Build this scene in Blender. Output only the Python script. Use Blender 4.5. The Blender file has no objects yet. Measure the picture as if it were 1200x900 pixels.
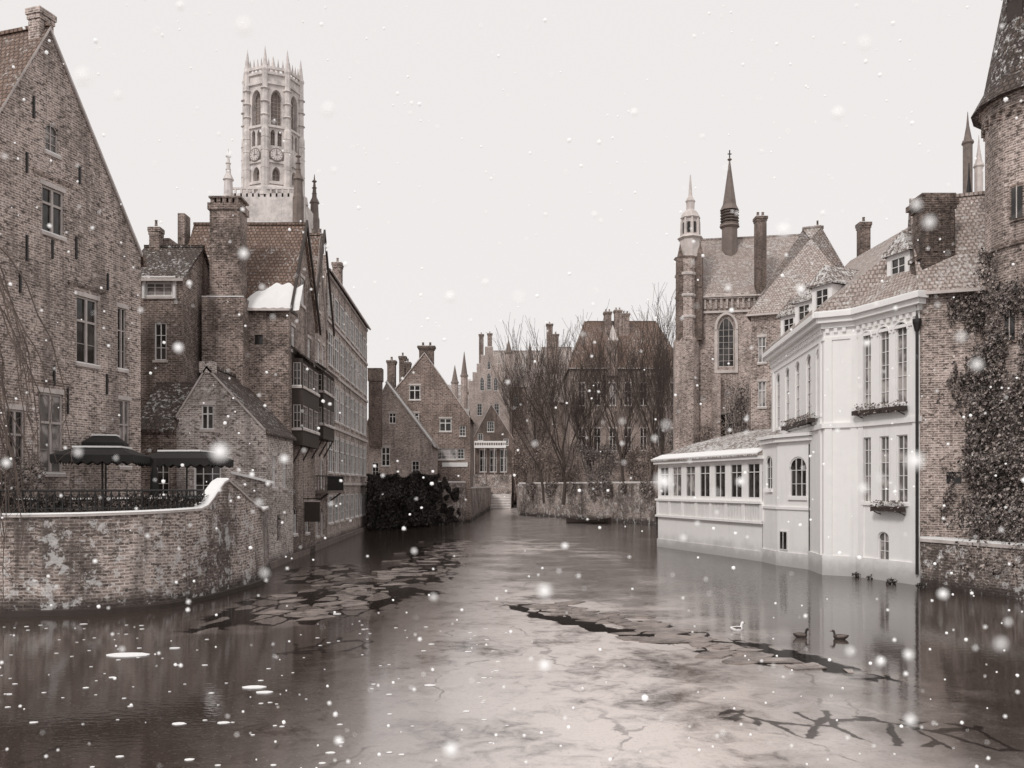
import bpy, math, random
from mathutils import Vector, Matrix, noise
from mathutils.geometry import tessellate_polygon
random.seed(7)
F=1000.0; HY=570.0; CH=4.5
def PL(x,d): return Vector(((x-600)/F*d, d))
def ZP(y,d): return CH+(HY-y)/F*d
V3=lambda p,z: Vector((p[0],p[1],z))
sc=bpy.context.scene
# ---------------------------------------------------------------- materials
def newmat(name):
    m=bpy.data.materials.new(name); m.use_nodes=True
    nt=m.node_tree; b=nt.nodes['Principled BSDF']; return m,nt,b
def N(nt,t,**k):
    n=nt.nodes.new(t)
    for a,v in k.items(): setattr(n,a,v)
    return n
def setin(nt,n,key,v):
    if isinstance(v,bpy.types.NodeSocket): nt.links.new(v,n.inputs[key])
    else: n.inputs[key].default_value=v
def mth(nt,op,a,b=0.0,c=None,clamp=False):
    n=N(nt,'ShaderNodeMath',operation=op,use_clamp=clamp)
    setin(nt,n,0,a); setin(nt,n,1,b)
    if c is not None: setin(nt,n,2,c)
    return n.outputs[0]
def mix(nt,f,a,b,mode='MIX'):
    n=N(nt,'ShaderNodeMix',data_type='RGBA',blend_type=mode)
    setin(nt,n,0,f)
    for k,v in ((6,a),(7,b)):
        if not isinstance(v,bpy.types.NodeSocket) and len(v)==3: v=(*v,1)
        setin(nt,n,k,v)
    return n.outputs[2]
def ramp(nt,v,a,b,lo=0.0,hi=1.0):
    n=N(nt,'ShaderNodeMapRange',interpolation_type='SMOOTHSTEP')
    setin(nt,n,0,v); n.inputs[1].default_value=a; n.inputs[2].default_value=b
    n.inputs[3].default_value=lo; n.inputs[4].default_value=hi
    return n.outputs[0]
def noi(nt,vec,scale,det=3,rough=.6):
    n=N(nt,'ShaderNodeTexNoise'); nt.links.new(vec,n.inputs['Vector'])
    n.inputs['Scale'].default_value=scale; n.inputs['Detail'].default_value=det; n.inputs['Roughness'].default_value=rough
    return n.outputs['Fac']
def mapping(nt,vec,loc=(0,0,0),rot=(0,0,0),scale=(1,1,1)):
    n=N(nt,'ShaderNodeMapping'); nt.links.new(vec,n.inputs['Vector'])
    n.inputs['Location'].default_value=loc; n.inputs['Rotation'].default_value=rot; n.inputs['Scale'].default_value=scale
    return n.outputs[0]
def g3(v,w=1.0): # warm grey
    return (min(.9,v*(1+.04*w)),v*(1-.067*w),v*(1-.115*w))
def brick(name,c1,c2,mo,bw=.30,rh=.105,stain=.5,snow=.0,ms=.02):
    m,nt,b=newmat(name)
    uv=N(nt,'ShaderNodeUVMap').outputs[0]; tc=N(nt,'ShaderNodeTexCoord').outputs['Object']
    t=N(nt,'ShaderNodeTexBrick'); nt.links.new(uv,t.inputs['Vector'])
    t.inputs['Scale'].default_value=1; t.inputs['Brick Width'].default_value=bw; t.inputs['Row Height'].default_value=rh
    t.inputs['Mortar Size'].default_value=ms; t.inputs['Mortar Smooth'].default_value=.2; t.inputs['Bias'].default_value=-.1
    t.inputs['Color1'].default_value=(*c1,1); t.inputs['Color2'].default_value=(*c2,1); t.inputs['Mortar'].default_value=(*mo,1)
    n1=noi(nt,tc,.35,4,.65); n2=noi(nt,mapping(nt,tc,scale=(1,1,1.8)),4.0,3,.8)
    st=mapping(nt,tc,scale=(1.3,1.3,.12)); n3=noi(nt,st,1.0,3,.6)
    col=mix(nt,ramp(nt,n1,.38,.66,0,stain),t.outputs['Color'],tuple(.2*x for x in c1))
    col=mix(nt,ramp(nt,n1,.46,.3,0,.3),col,mo)
    col=mix(nt,ramp(nt,n2,.55,.67,0,.75),col,tuple(min(.85,1.15*x) for x in mo))
    col=mix(nt,ramp(nt,n2,.48,.36,0,.88),col,tuple(.12*x for x in c1))
    col=mix(nt,ramp(nt,n3,.48,.72,0,stain),col,tuple(.22*x for x in c1))
    sep=N(nt,'ShaderNodeSeparateXYZ'); nt.links.new(tc,sep.inputs[0])
    zz=mth(nt,'ADD',sep.outputs[2],mth(nt,'MULTIPLY',n1,1.2))
    col=mix(nt,ramp(nt,zz,1.4,.8,0,.85),col,(.035,.026,.022))
    if snow>0: col=mix(nt,ramp(nt,noi(nt,tc,1.6,4,.8),.54,.62,0,snow),col,(.8,.79,.78))
    nt.links.new(col,b.inputs['Base Color']); b.inputs['Roughness'].default_value=.9
    bp=N(nt,'ShaderNodeBump'); bp.inputs['Strength'].default_value=.5; bp.inputs['Distance'].default_value=.03
    nt.links.new(mth(nt,'MULTIPLY',t.outputs['Fac'],-1.0),bp.inputs['Height']); nt.links.new(bp.outputs[0],b.inputs['Normal'])
    return m
def tile(name,c1,c2,snow=.3,bw=.24,rh=.26,sthr=.56,md=.25):
    m,nt,b=newmat(name)
    uv=N(nt,'ShaderNodeUVMap').outputs[0]; tc=N(nt,'ShaderNodeTexCoord').outputs['Object']
    t=N(nt,'ShaderNodeTexBrick'); nt.links.new(uv,t.inputs['Vector'])
    t.inputs['Scale'].default_value=1; t.inputs['Brick Width'].default_value=bw; t.inputs['Row Height'].default_value=rh
    t.inputs['Mortar Size'].default_value=.035; t.inputs['Mortar Smooth'].default_value=.6
    t.inputs['Color1'].default_value=(*c1,1); t.inputs['Color2'].default_value=(*c2,1); t.inputs['Mortar'].default_value=(*[x*md for x in c1],1)
    n1=noi(nt,tc,.5,4,.7); n2=noi(nt,tc,5,3,.8)
    col=mix(nt,ramp(nt,n1,.4,.7,0,.5),t.outputs['Color'],tuple(.45*x for x in c1))
    col=mix(nt,ramp(nt,n2,.48,.36,0,.6),col,tuple(.35*x for x in c1))
    sn=mth(nt,'ADD',mth(nt,'MULTIPLY',n1,.3),mth(nt,'MULTIPLY',n2,.7))
    col=mix(nt,ramp(nt,sn,sthr-.03,sthr+.07,0,snow),col,(.82,.81,.80))
    nt.links.new(col,b.inputs['Base Color']); b.inputs['Roughness'].default_value=.75
    bp=N(nt,'ShaderNodeBump'); bp.inputs['Strength'].default_value=.8; bp.inputs['Distance'].default_value=.06
    nt.links.new(mth(nt,'MULTIPLY',t.outputs['Fac'],-1.0),bp.inputs['Height']); nt.links.new(bp.outputs[0],b.inputs['Normal'])
    return m
def plain(name,c,rough=.8,var=.25,scale=2.0,streak=0.0,metal=0,base_dirt=0.0):
    m,nt,b=newmat(name); tc=N(nt,'ShaderNodeTexCoord').outputs['Object']
    n1=noi(nt,tc,scale,4,.7)
    col=mix(nt,ramp(nt,n1,.35,.7,0,var),c,tuple(x*.4 for x in c))
    if streak>0:
        st=mapping(nt,tc,scale=(2.2,2.2,.15)); n3=noi(nt,st,1.0,4,.65)
        col=mix(nt,ramp(nt,n3,.5,.8,0,streak),col,tuple(x*.35 for x in c))
    if base_dirt>0:
        sep=N(nt,'ShaderNodeSeparateXYZ'); nt.links.new(tc,sep.inputs[0])
        zz=mth(nt,'ADD',sep.outputs[2],mth(nt,'MULTIPLY',noi(nt,tc,.8,4,.7),-1.2))
        col=mix(nt,ramp(nt,zz,.75,-.5,0,base_dirt),col,(.1,.085,.075))
    nt.links.new(col,b.inputs['Base Color']); b.inputs['Roughness'].default_value=rough; b.inputs['Metallic'].default_value=metal
    return m
M={}
M['brick_a']=brick('weathered_brick',g3(.42,2.3),g3(.18,2.8),g3(.70,1.3),stain=.5)
M['brick_b']=brick('dark_brick',g3(.26,3),g3(.10,3.4),g3(.50,1.5),stain=.65)
M['brick_d']=brick('sooty_brick',g3(.17,3),g3(.07,3.4),g3(.3,2),stain=.6)
M['brick_c']=brick('pale_brick',g3(.56,1.6),g3(.28,2),g3(.80),stain=.5)
M['brick_q']=brick('quay_brick',g3(.38,2.3),g3(.14,2.8),g3(.66,1.2),bw=.34,rh=.12,stain=.85,snow=.55)
M['brick_far']=brick('far_brick',g3(.31,3),g3(.17,3),g3(.48),bw=.5,rh=.2,stain=.5)
M['brick_hazy']=brick('hazed_brick',g3(.5,1.8),g3(.34,2),g3(.62),bw=.6,rh=.25,stain=.3)  # distance haze put into the colour, so far walls are paler
M['tile_r']=tile('red_roof_tile',g3(.25,3.6),g3(.15,4),snow=.5,sthr=.57)
M['tile_d']=tile('dark_roof_tile',g3(.12,3),g3(.055,3),snow=.65,sthr=.56)
M['tile_s']=tile('snowy_roof_tile',g3(.38,1.8),g3(.24,2.2),snow=.8,sthr=.5)
M['tile_g']=tile('grey_roof_tile',g3(.48,1.8),g3(.36,2),snow=.5,sthr=.53,bw=.2,rh=.24,md=.45)
M['white']=plain('white_plaster',(.89,.872,.86),var=.05,streak=.14,base_dirt=.5)
M['wood_w']=plain('white_painted_wood',(.8,.78,.77),rough=.5,var=.08)
M['wood_g']=plain('weathered_window_wood',g3(.5),rough=.6,var=.3)
M['stone']=plain('pale_stone',g3(.62),var=.4,scale=1.2,streak=.4)
M['stone_h']=plain('hazed_limestone',g3(.70,.8),var=.6,scale=.6,streak=.5)  # stone paled to carry distance haze in its colour
M['stone_d']=plain('dark_stone',g3(.2,2),var=.5,scale=1.0,streak=.4)
M['wood_d']=plain('dark_timber',g3(.045,3),rough=.7,var=.4)
M['iron']=plain('black_iron',g3(.018,1),rough=.5,var=.2)
M['snow']=plain('snow',(.88,.872,.865),rough=.9,var=.05)
M['canvas']=plain('dark_canvas',g3(.025,1),rough=.9,var=.3)
M['pave']=plain('paving',g3(.3),rough=.9,var=.4)
M['bark']=plain('bark',g3(.085,2.5),rough=.95,var=.5,scale=5)
M['bark_l']=plain('twig_bark',g3(.14,2.5),rough=.95,var=.4,scale=3)
M['louvre']=plain('hazy_louvre',g3(.2,2),var=.2)  # shadow in the openings and distance haze put into this grey
def leafmat(name,c,c2):
    m,nt,b=newmat(name); tc=N(nt,'ShaderNodeTexCoord').outputs['Object']
    col=mix(nt,ramp(nt,noi(nt,tc,4.5,3,.8),.42,.6),c,c2)
    nt.links.new(col,b.inputs['Base Color']); b.inputs['Roughness'].default_value=.7; return m
M['leaf']=leafmat('ivy_leaf',g3(.03,1.5),g3(.45,1.5))
M['leaf_d']=leafmat('dark_ivy_leaf',g3(.015,2),g3(.07,2))
M['leaf_b']=leafmat('brown_shrub',g3(.10,2.5),g3(.42,2))
def glassm(name,c,r=.08):
    m,nt,b=newmat(name); tc=N(nt,'ShaderNodeTexCoord').outputs['Object']
    col=mix(nt,ramp(nt,noi(nt,tc,.9,2),.45,.6),c,tuple(x*3 for x in c))
    nt.links.new(col,b.inputs['Base Color']); b.inputs['Roughness'].default_value=r
    bp=N(nt,'ShaderNodeBump'); bp.inputs['Strength'].default_value=.15; bp.inputs['Distance'].default_value=.05
    nt.links.new(noi(nt,tc,1.5,1),bp.inputs['Height']); nt.links.new(bp.outputs[0],b.inputs['Normal'])
    return m
M['glass']=glassm('window_glass',g3(.02))
M['glass_l']=glassm('curtained_glass',g3(.14,.8))

# ---------------------------------------------------------------- mesh builder
class MB:
    def __init__(s): s.V=[]; s.F=[]; s.smooth=False
    def poly(s,pts):
        i=len(s.V); s.V+= [Vector(p) for p in pts]; s.F.append(list(range(i,i+len(pts))))
    def par(s,o,a,b,c):
        o=Vector(o); i=len(s.V)
        s.V+=[o,o+a,o+a+b,o+b,o+c,o+a+c,o+a+b+c,o+b+c]
        for f in ((0,3,2,1),(4,5,6,7),(0,1,5,4),(1,2,6,5),(2,3,7,6),(3,0,4,7)): s.F.append([i+k for k in f])
    def box(s,x0,x1,y0,y1,z0,z1): s.par((x0,y0,z0),Vector((x1-x0,0,0)),Vector((0,y1-y0,0)),Vector((0,0,z1-z0)))
    def slab(s,pts,t=.15):
        up=Vector((0,0,t)); a=[Vector(p) for p in pts]; b=[p+up for p in a]; i=len(s.V); n=len(a)
        s.V+=a+b; s.F.append([i+k for k in range(n)][::-1]); s.F.append([i+n+k for k in range(n)])
        for k in range(n): j=(k+1)%n; s.F.append([i+k,i+j,i+n+j,i+n+k])
    def lathe(s,c,prof,n=8,rot=0.0,cap=True):
        i=len(s.V)
        for r,z in prof:
            for k in range(n):
                a=rot+2*math.pi*k/n; s.V.append(Vector((c[0]+r*math.cos(a),c[1]+r*math.sin(a),z)))
        for q in range(len(prof)-1):
            for k in range(n):
                j=(k+1)%n; s.F.append([i+q*n+k,i+q*n+j,i+(q+1)*n+j,i+(q+1)*n+k])
        if cap: s.F.append([i+(len(prof)-1)*n+k for k in range(n)]); s.F.append([i+k for k in range(n)][::-1])
    def tube(s,pts,rad,n=5,sq=1.0,cap=True):
        i=len(s.V); m=len(pts)
        for q in range(m):
            d=(pts[min(q+1,m-1)]-pts[max(q-1,0)]).normalized()
            r=d.cross(Vector((0,0,1)))
            if r.length<.05: r=d.cross(Vector((0,1,0)))
            r.normalize(); u=r.cross(d)
            for k in range(n):
                a=2*math.pi*k/n; s.V.append(pts[q]+r*math.cos(a)*rad[q]*sq+u*math.sin(a)*rad[q])
        for q in range(m-1):
            for k in range(n):
                j=(k+1)%n; s.F.append([i+q*n+k,i+q*n+j,i+(q+1)*n+j,i+(q+1)*n+k])
        if cap: s.F.append([i+k for k in range(n)]); s.F.append([i+(m-1)*n+k for k in range(n)])
    def make(s,name,mat,parent=None,uv=True,smooth=False):
        me=bpy.data.meshes.new(name); me.from_pydata(s.V,[],s.F); me.materials.append(mat)
        if uv:
            l=me.uv_layers.new(name='UVMap'); data=[0.0]*(2*len(me.loops)); vs=me.vertices
            for p in me.polygons:
                n=p.normal
                t=Vector((-n.y,n.x,0))
                if t.length<.02: t=Vector((1,0,0))
                t.normalize(); b=n.cross(t)
                if b.z<0: b=-b
                for li in p.loop_indices:
                    co=vs[me.loops[li].vertex_index].co
                    data[2*li]=co.dot(t); data[2*li+1]=co.dot(b)
            l.data.foreach_set('uv',data)
        if smooth: me.polygons.foreach_set('use_smooth',[True]*len(me.polygons))
        o=bpy.data.objects.new(name,me); sc.collection.objects.link(o)
        if parent: o.parent=parent
        return o
class Bld:
    def __init__(s,name): s.name=name; s.parts={}
    def p(s,part,mat):
        k=(part,mat)
        if k not in s.parts: s.parts[k]=MB()
        return s.parts[k]
    def done(s):
        e=bpy.data.objects.new(s.name,None); sc.collection.objects.link(e)
        for (part,mat),mb in s.parts.items():
            if mb.F: mb.make(part,M[mat],e)
        return e
def wx(p0,p1,x):
    r=(x-600)/F; d=p1-p0; t=(r*p0.y-p0.x)/(d.x-r*d.y); return t*d.length,(p0+d*t).y
def pw(p0,p1,cx,cy,w,h,kind='c'):
    ua,_=wx(p0,p1,cx-w/2); ub,_=wx(p0,p1,cx+w/2); _,Y=wx(p0,p1,cx)
    return (min(ua,ub),max(ua,ub),ZP(cy+h/2,Y),ZP(cy-h/2,Y),kind)
def facade(B,p0,p1,outline,wins=(),wall='brick_a',frame='wood_w',depth=.2,glass='glass',sill='stone',lintel=True):
    a3=(p1-p0); L=a3.length; a3=Vector((a3.x/L,a3.y/L,0)); n=Vector((a3.y,-a3.x,0)); o=V3(p0,0)
    W=lambda u,z,f=0: o+a3*u+n*f+Vector((0,0,z))
    umin=min(q[0] for q in outline); umax=max(q[0] for q in outline)
    polys=[[Vector((u,z,0)) for u,z in outline]]; ok=[]
    for w in wins:
        u0,u1,z0,z1,k=w
        if u0<umin+.03 or u1>umax-.03: 
            print('skip win',B.name,w); continue
        h=z1-z0; wd=u1-u0; um=(u0+u1)/2
        if k in('a','g'):
            if k=='a':
                r=wd/2; zc=z1-r*.8
                arc=[(um+r*math.cos(t),zc+r*.8*math.sin(t)) for t in [math.pi*i/8 for i in range(1,8)]]
            else:
                zc=z1-wd*.85
                arc=[]
                for i in range(1,5):
                    t=i/4; arc.append((u1-wd/2*(1-math.cos(t*math.pi/2)) , zc+(z1-zc)*math.sin(t*math.pi/2)*(.85+.15*t)))
                arc=arc+[(2*um-q[0],q[1]) for q in arc[:-1][::-1]]
            hole=[(u0,z0),(u1,z0),(u1,zc)]+arc+[(u0,zc)]
        else: hole=[(u0,z0),(u1,z0),(u1,z1),(u0,z1)]
        ok.append((w,hole)); polys.append([Vector((u,z,0)) for u,z in hole])
    tris=tessellate_polygon(polys); flat=[p for q in polys for p in q]
    mb=B.p('walls',wall); i=len(mb.V); mb.V+=[W(p.x,p.y) for p in flat]
    for t in tris: mb.F.append([i+t[0],i+t[1],i+t[2]])
    rv=B.p('window_reveals',wall); gl=B.p('window_glass',glass); fr=B.p('window_frames',frame)
    U=lambda s: a3*s
    Z=lambda s: Vector((0,0,s))
    Nn=lambda s: n*s
    for (u0,u1,z0,z1,k),hole in ok:
        m=len(hole)
        for q in range(m):
            a=hole[q]; b=hole[(q+1)%m]; rv.poly([W(*a),W(*b),W(*b,-depth),W(*a,-depth)])
        g2=gl
        if glass=='glass' and k!='g' and random.random()<.15: g2=B.p('window_curtained',"glass_l")
        g2.poly([W(u,z,-depth+.02) for u,z in hole])
        wd=u1-u0; h=z1-z0; ft=min(.09,wd*.09); fd=.07; f0=-depth+.025
        ztop=z1 if k not in('a','g') else z1-wd*.5
        def bar(ua,ub,za,zb,ff=f0,dd=fd): fr.par(W(ua,za,ff),U(ub-ua),Z(zb-za),Nn(dd))
        if k!='o':
            bar(u0,u0+ft,z0,ztop); bar(u1-ft,u1,z0,ztop); bar(u0+ft,u1-ft,z0,z0+ft)
            if k not in('a','g'): bar(u0+ft,u1-ft,z1-ft,z1)
        um=(u0+u1)/2
        if k in('a','g'):
            pts=hole[2:]
            for q in range(len(pts)-1):
                a=Vector(pts[q]); b=Vector(pts[q+1]); c=Vector((um,ztop)); 
                a2=a+(c-a).normalized()*ft; b2=b+(c-b).normalized()*ft
                fr.poly([W(a.x,a.y,f0+fd),W(b.x,b.y,f0+fd),W(b2.x,b2.y,f0+fd),W(a2.x,a2.y,f0+fd)])
        if k=='c':
            bar(um-ft*.6,um+ft*.6,z0+ft,z1-ft,f0,fd*1.3); zt=z0+h*.62; bar(u0+ft,u1-ft,zt,zt+ft*1.1,f0,fd*1.1)
            if h>2: bar(u0+ft,u1-ft,z0+h*.3-.012,z0+h*.3+.012,f0,.028)
        elif k in('s','a','g'):
            nc=2 if wd<1.4 else 3; zt2=ztop if k=='s' else z1-.02
            for s in range(1,nc): bar(u0+wd*s/nc-.02,u0+wd*s/nc+.02,z0+ft,zt2-(ft if k=='s' else .05),f0,.045)
            nr=max(3,int(h/.6))
            for s in range(1,nr):
                zz=z0+h*s/nr
                if zz<ztop: bar(u0+ft,u1-ft,zz-.016,zz+.016,f0,.04)
        if k in('c','s','a'):
            sl=B.p('window_sills',sill); sl.par(W(u0-.08,z0-.14,-.03),U(wd+.16),Z(.137),Nn(.12))
            if random.random()<.7: B.p('sill_snow','snow').par(W(u0-.07,z0-.001,-.02),U(wd+.14),Z(.05),Nn(.1))
        if k=='c' and lintel:
            sl=B.p('window_lintels',sill); sl.par(W(u0-.1,z1+.003,-.02),U(wd+.2),Z(.2),Nn(.05))
    return W,a3,n
def band(B,part,mat,p0,p1,z0,z1,prot,ext=0.0,back=.05):
    a=(p1-p0); L=a.length; a=Vector((a.x/L,a.y/L,0)); n=Vector((a.y,-a.x,0))
    B.p(part,mat).par(V3(p0,z0)-a*ext-n*back,a*(L+2*ext),Vector((0,0,z1-z0)),n*(prot+back))
def chimney(B,c,w,d,z0,z1,mat='brick_b',pots=2,ang=0):
    ca,sa=math.cos(ang),math.sin(ang); a=Vector((ca,sa,0)); b=Vector((-sa,ca,0)); o=V3(c,0); e=.12*w
    def bx(mb,ww,dd,za,zb): mb.par(o-a*ww/2-b*dd/2+Vector((0,0,za)),a*ww,b*dd,Vector((0,0,zb-za)))
    mb=B.p('chimney',mat); bx(mb,w,d,z0,z1-.45); bx(mb,w+e,d+e,z1-.45,z1-.25); bx(mb,w+e*2,d+e*2,z1-.25,z1)
    bx(B.p('chimney_snow','snow'),w+e,d+e,z1+.002,z1+.05)
    for i in range(pots):
        s=(i+.5)/pots-.5; q=o+a*s*w; r=min(.16,w*.16)
        B.p('chimney_pots',mat).lathe((q.x,q.y),[(r,z1),(r*.8,z1+.45),(r,z1+.5)],8)
def house(name,p0,p1,D,zb,ze,zr,ridge='in',pk=.5,wf=(),wr=(),wl=(),wall='brick_a',roof='tile_r',frame='wood_w',hip=0,stepped=(),B=None,ov=.3,zl=None,finish=True,glass='glass',wd=.16):
    B=B or Bld(name)
    a=p1-p0; L=a.length; a=a/L; nin=Vector((-a.y,a.x)); p2=p1+nin*D; p3=p0+nin*D
    def X(u,v,z): q=p0+a*u+nin*v; return Vector((q.x,q.y,z))
    zl=ze if zl is None else zl
    def stepout(L,ze,zr,pk):
        n=5; R=[]
        for i in range(n):
            u=L-(L-pk*L)*(i)/n; u2=L-(L-pk*L)*(i+1)/n if i<n-1 else pk*L+.35
            z=ze+(zr-ze)*(i+1)/n+.35; R+=[(u,z),(u2,z)]
        Lf=[]
        for i in range(n):
            u=(pk*L)*i/n; u2=pk*L*(i+1)/n if i<n-1 else pk*L-.35
            z=ze+(zr-ze)*(i+1)/n+.35; Lf+=[(u,z),(u2,z)]
        return [(0,zb),(L,zb)]+R+Lf[::-1]
    def wallgen(q0,q1,gab,wins,key,pkk=.5,e0=None,e1=None):
        Lw=(q1-q0).length
        if gab and key in stepped:
            o=stepout(Lw,ze,zr,pkk); facade(B,q0,q1,o,wins,wall,frame,glass=glass,depth=wd)
            aa=(q1-q0)/Lw; ni=Vector((-aa.y,aa.x)); mb=B.p('walls',wall); cp=B.p('parapet_snow','snow')
            pts=[]
            for u,z in o: q=q0+aa*u; pts.append((V3(q,z),V3(q+ni*.4,z)))
            for i in range(1,len(pts)-1+1):
                A,Bq=pts[i]; C,Dq=pts[(i+1)%len(pts)]; mb.poly([A,C,Dq,Bq])
                if abs(A.z-C.z)<.01 and i>1 and (A-C).length>.05:
                    cp.par(A+Vector((0,0,.003)),C-A,Bq-A,Vector((0,0,.07)))
            mb.poly([p[1] for p in pts][::-1])
        else:
            if gab: o=[(0,zb),(Lw,zb),(Lw,e1),(Lw*pkk,zr),(0,e0)]
            else: o=[(0,zb),(Lw,zb),(Lw,e1),(0,e0)]
            facade(B,q0,q1,o,wins,wall,frame,glass=glass,depth=wd)
    gi=(ridge=='in'); gh=(ridge=='along' and hip==0)
    wallgen(p0,p1,gi,wf,'f',pk,zl,ze)
    wallgen(p1,p2,gh,wr,'r',.5,ze,ze)
    wallgen(p2,p3,gi,(),'b',1-pk,ze,zl)
    wallgen(p3,p0,gh,wl,'l',.5,zl,zl)
    R=B.p('roof',roof)
    if gi:
        s=(zr-ze)/((1-pk)*L); s2=(zr-zl)/(pk*L); v0=-.1 if 'f' not in stepped else .3
        R.slab([X(L+ov,v0,ze-s*ov+.02),X(L+ov,D+.1,ze-s*ov+.02),X(pk*L,D+.1,zr+.02),X(pk*L,v0,zr+.02)])
        R.slab([X(-ov,v0,zl-s2*ov+.02),X(pk*L,v0,zr+.02),X(pk*L,D+.1,zr+.02),X(-ov,D+.1,zl-s2*ov+.02)])
        B.p('ridge_tiles',roof).par(X(pk*L-.12,v0,zr+.12),X(.24,0,0)-X(0,0,0),X(0,D+.1-v0,0)-X(0,0,0),Vector((0,0,.15)))
        if v0<0:
            B.p('bargeboards','stone').par(X(L,v0-.02,ze),X(pk*L,v0-.02,zr)-X(L,v0-.02,ze),X(0,.1,0)-X(0,0,0),Vector((0,0,.15)))
            B.p('bargeboards','stone').par(X(0,v0-.02,zl),X(pk*L,v0-.02,zr)-X(0,v0-.02,zl),X(0,.1,0)-X(0,0,0),Vector((0,0,.15)))
    else:
        s=(zr-ze)/(D/2); ul=-.15 if 'l' not in stepped else .3; ur=L+.15 if 'r' not in stepped else L-.3
        if hip: ul=-ov; ur=L+ov
        R.slab([X(ul,-ov,ze-s*ov+.02),X(ur,-ov,ze-s*ov+.02),X(L-hip if hip else ur,D/2,zr+.02),X(hip if hip else ul,D/2,zr+.02)])
        R.slab([X(ul,D+ov,ze-s*ov+.02),X(hip if hip else ul,D/2,zr+.02),X(L-hip if hip else ur,D/2,zr+.02),X(ur,D+ov,ze-s*ov+.02)])
        if hip:
            R.slab([X(ul,-ov,ze-s*ov+.02),X(hip,D/2,zr+.02),X(ul,D+ov,ze-s*ov+.02)])
            R.slab([X(ur,-ov,ze-s*ov+.02),X(ur,D+ov,ze-s*ov+.02),X(L-hip,D/2,zr+.02)])
        rr0=hip if hip else ul; rr1=L-hip if hip else ur
        B.p('ridge_tiles',roof).par(X(rr0,D/2-.12,zr+.12),X(rr1-rr0,0,0)-X(0,0,0),X(0,.24,0)-X(0,0,0),Vector((0,0,.15)))
        B.p('gutter','stone').par(X(ul,-ov-.12,ze-s*ov),X(ur-ul,0,0)-X(0,0,0),X(0,.12,0)-X(0,0,0),Vector((0,0,.14)))
    if finish: B.done()
    return B,X,L
def tie(B,p0,p1,cx,cy,h):
    u0,Y=wx(p0,p1,cx); a=(p1-p0).normalized(); n=Vector((a.y,-a.x)); q=p0+a*u0
    B.p('wall_ties','iron').par(V3(q,ZP(cy+h/2,Y)),V3(a*.09,0),V3(n*.06,0),Vector((0,0,h/F*Y)))

CLX=lambda Y:-13.3-(Y-45.9)*.0454
CL=lambda Y:Vector((CLX(Y),Y))
# ---------------------------------------------------------------- B1 big gable
p1=PL(165,42.0); dr=Vector((.29,.957)).normalized(); p0=p1-dr*10.2
W_=lambda *a:pw(p0,p1,*a)
B,X,L=house('gabled_brick_house',p0,p1,12,3.0,15.8,24.1,'in',pk=.45,frame='wood_g',
 wf=[W_(62,248,26,54,'c'),W_(102,388,25,78,'c'),W_(143,397,10,72,'c'),W_(60,508,28,94,'c'),W_(146,508,12,78,'c'),W_(61,163,15,34,'a'),W_(18,520,22,80,'c')],finish=False,zl=15.6)
for x,y,h in((38,125,26),(92,205,20),(88,290,26),(60,292,22),(30,290,30),(22,330,26),(62,440,24),(125,330,20),(30,190,24),(78,470,30),(124,450,24)): tie(B,p0,p1,x,y,h)
pkp=X(.45*L,.4,0); chimney(B,pkp,.75,.6,22.5,24.9,'brick_a',0,math.atan2(dr.y,dr.x))
for cx,y0,w in((102,344,30),(60,456,34),(62,216,30)):
    u,Y=wx(p0,p1,cx); ww=w/F*Y*1.9
    q=p0+dr*(u-ww/2); n=Vector((dr.y,-dr.x)); B.p('relief_arches','brick_b').par(V3(q,ZP(y0,Y)+.2),V3(dr*ww,0),V3(n*.05,0),Vector((0,0,.16)))
B.done()
# ---------------------------------------------------------------- B2 small houses
p0=PL(146,48.5); p1=PL(214,48.5)
B,X,L=house('small_brick_house',p0,p1,6,3.0,ZP(326,48.5),ZP(290,51),'along',wf=[pw(p0,p1,186,339,32,17,'s'),pw(p0,p1,188,400,14,44,'s')],wall='brick_b',roof='tile_d',finish=False)
B.p('dormer_surround','wood_w').box(PL(167,48.4).x,PL(170,48.4).x,48.3,48.49,ZP(350,48.4),ZP(328,48.4)); B.p('dormer_surround','wood_w').box(PL(203,48.4).x,PL(206,48.4).x,48.3,48.49,ZP(350,48.4),ZP(328,48.4))
B.p('dormer_surround','wood_w').box(PL(167,48.4).x,PL(206,48.4).x,48.28,48.47,ZP(328,48.4),ZP(324,48.4))
chimney(B,PL(183,51.5),.6,.6,17,ZP(268,51.5),'brick_b',1)
B.done()
B=Bld('lean_to_annex'); y=45.9; a0=PL(160,y); a1=PL(207,y)
facade(B,a0,a1,[(0,3),((a1-a0).length,3),((a1-a0).length,ZP(503,y)),(0,ZP(503,y))],[pw(a0,a1,190,560,16,40,'s')],'brick_b')
B.p('roof','tile_d').slab([V3(a0+Vector((0,-.3)),ZP(503,y)-.2),V3(a1+Vector((0,-.3)),ZP(503,y)-.2),V3(a1+Vector((0,2.6)),ZP(450,48.4)),V3(a0+Vector((0,2.6)),ZP(450,48.4))])
B.done()
y=46.2; p0=PL(207,y); p1=CL(y)
B,X,L=house('gabled_annex',p0,p1,5.7,0.0,ZP(506,y),ZP(432,y),'in',pk=.34,wf=[pw(p0,p1,243,489,14,28,'c'),pw(p0,p1,243,562,32,40,'s')],
 wr=[(1.2,2.0,4.4,6.2,'c'),(3.4,4.2,4.4,6.2,'c'),(2.2,2.9,1.4,2.9,'o')],wall='brick_c',roof='tile_d',finish=False,ov=.2,zl=ZP(490,y))
B.p('gable_cap','brick_c').par(X(L*.34-.4,-.12,ZP(437,y)),Vector((.8,0,0)),Vector((0,.5,0)),Vector((0,0,.6)))
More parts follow.
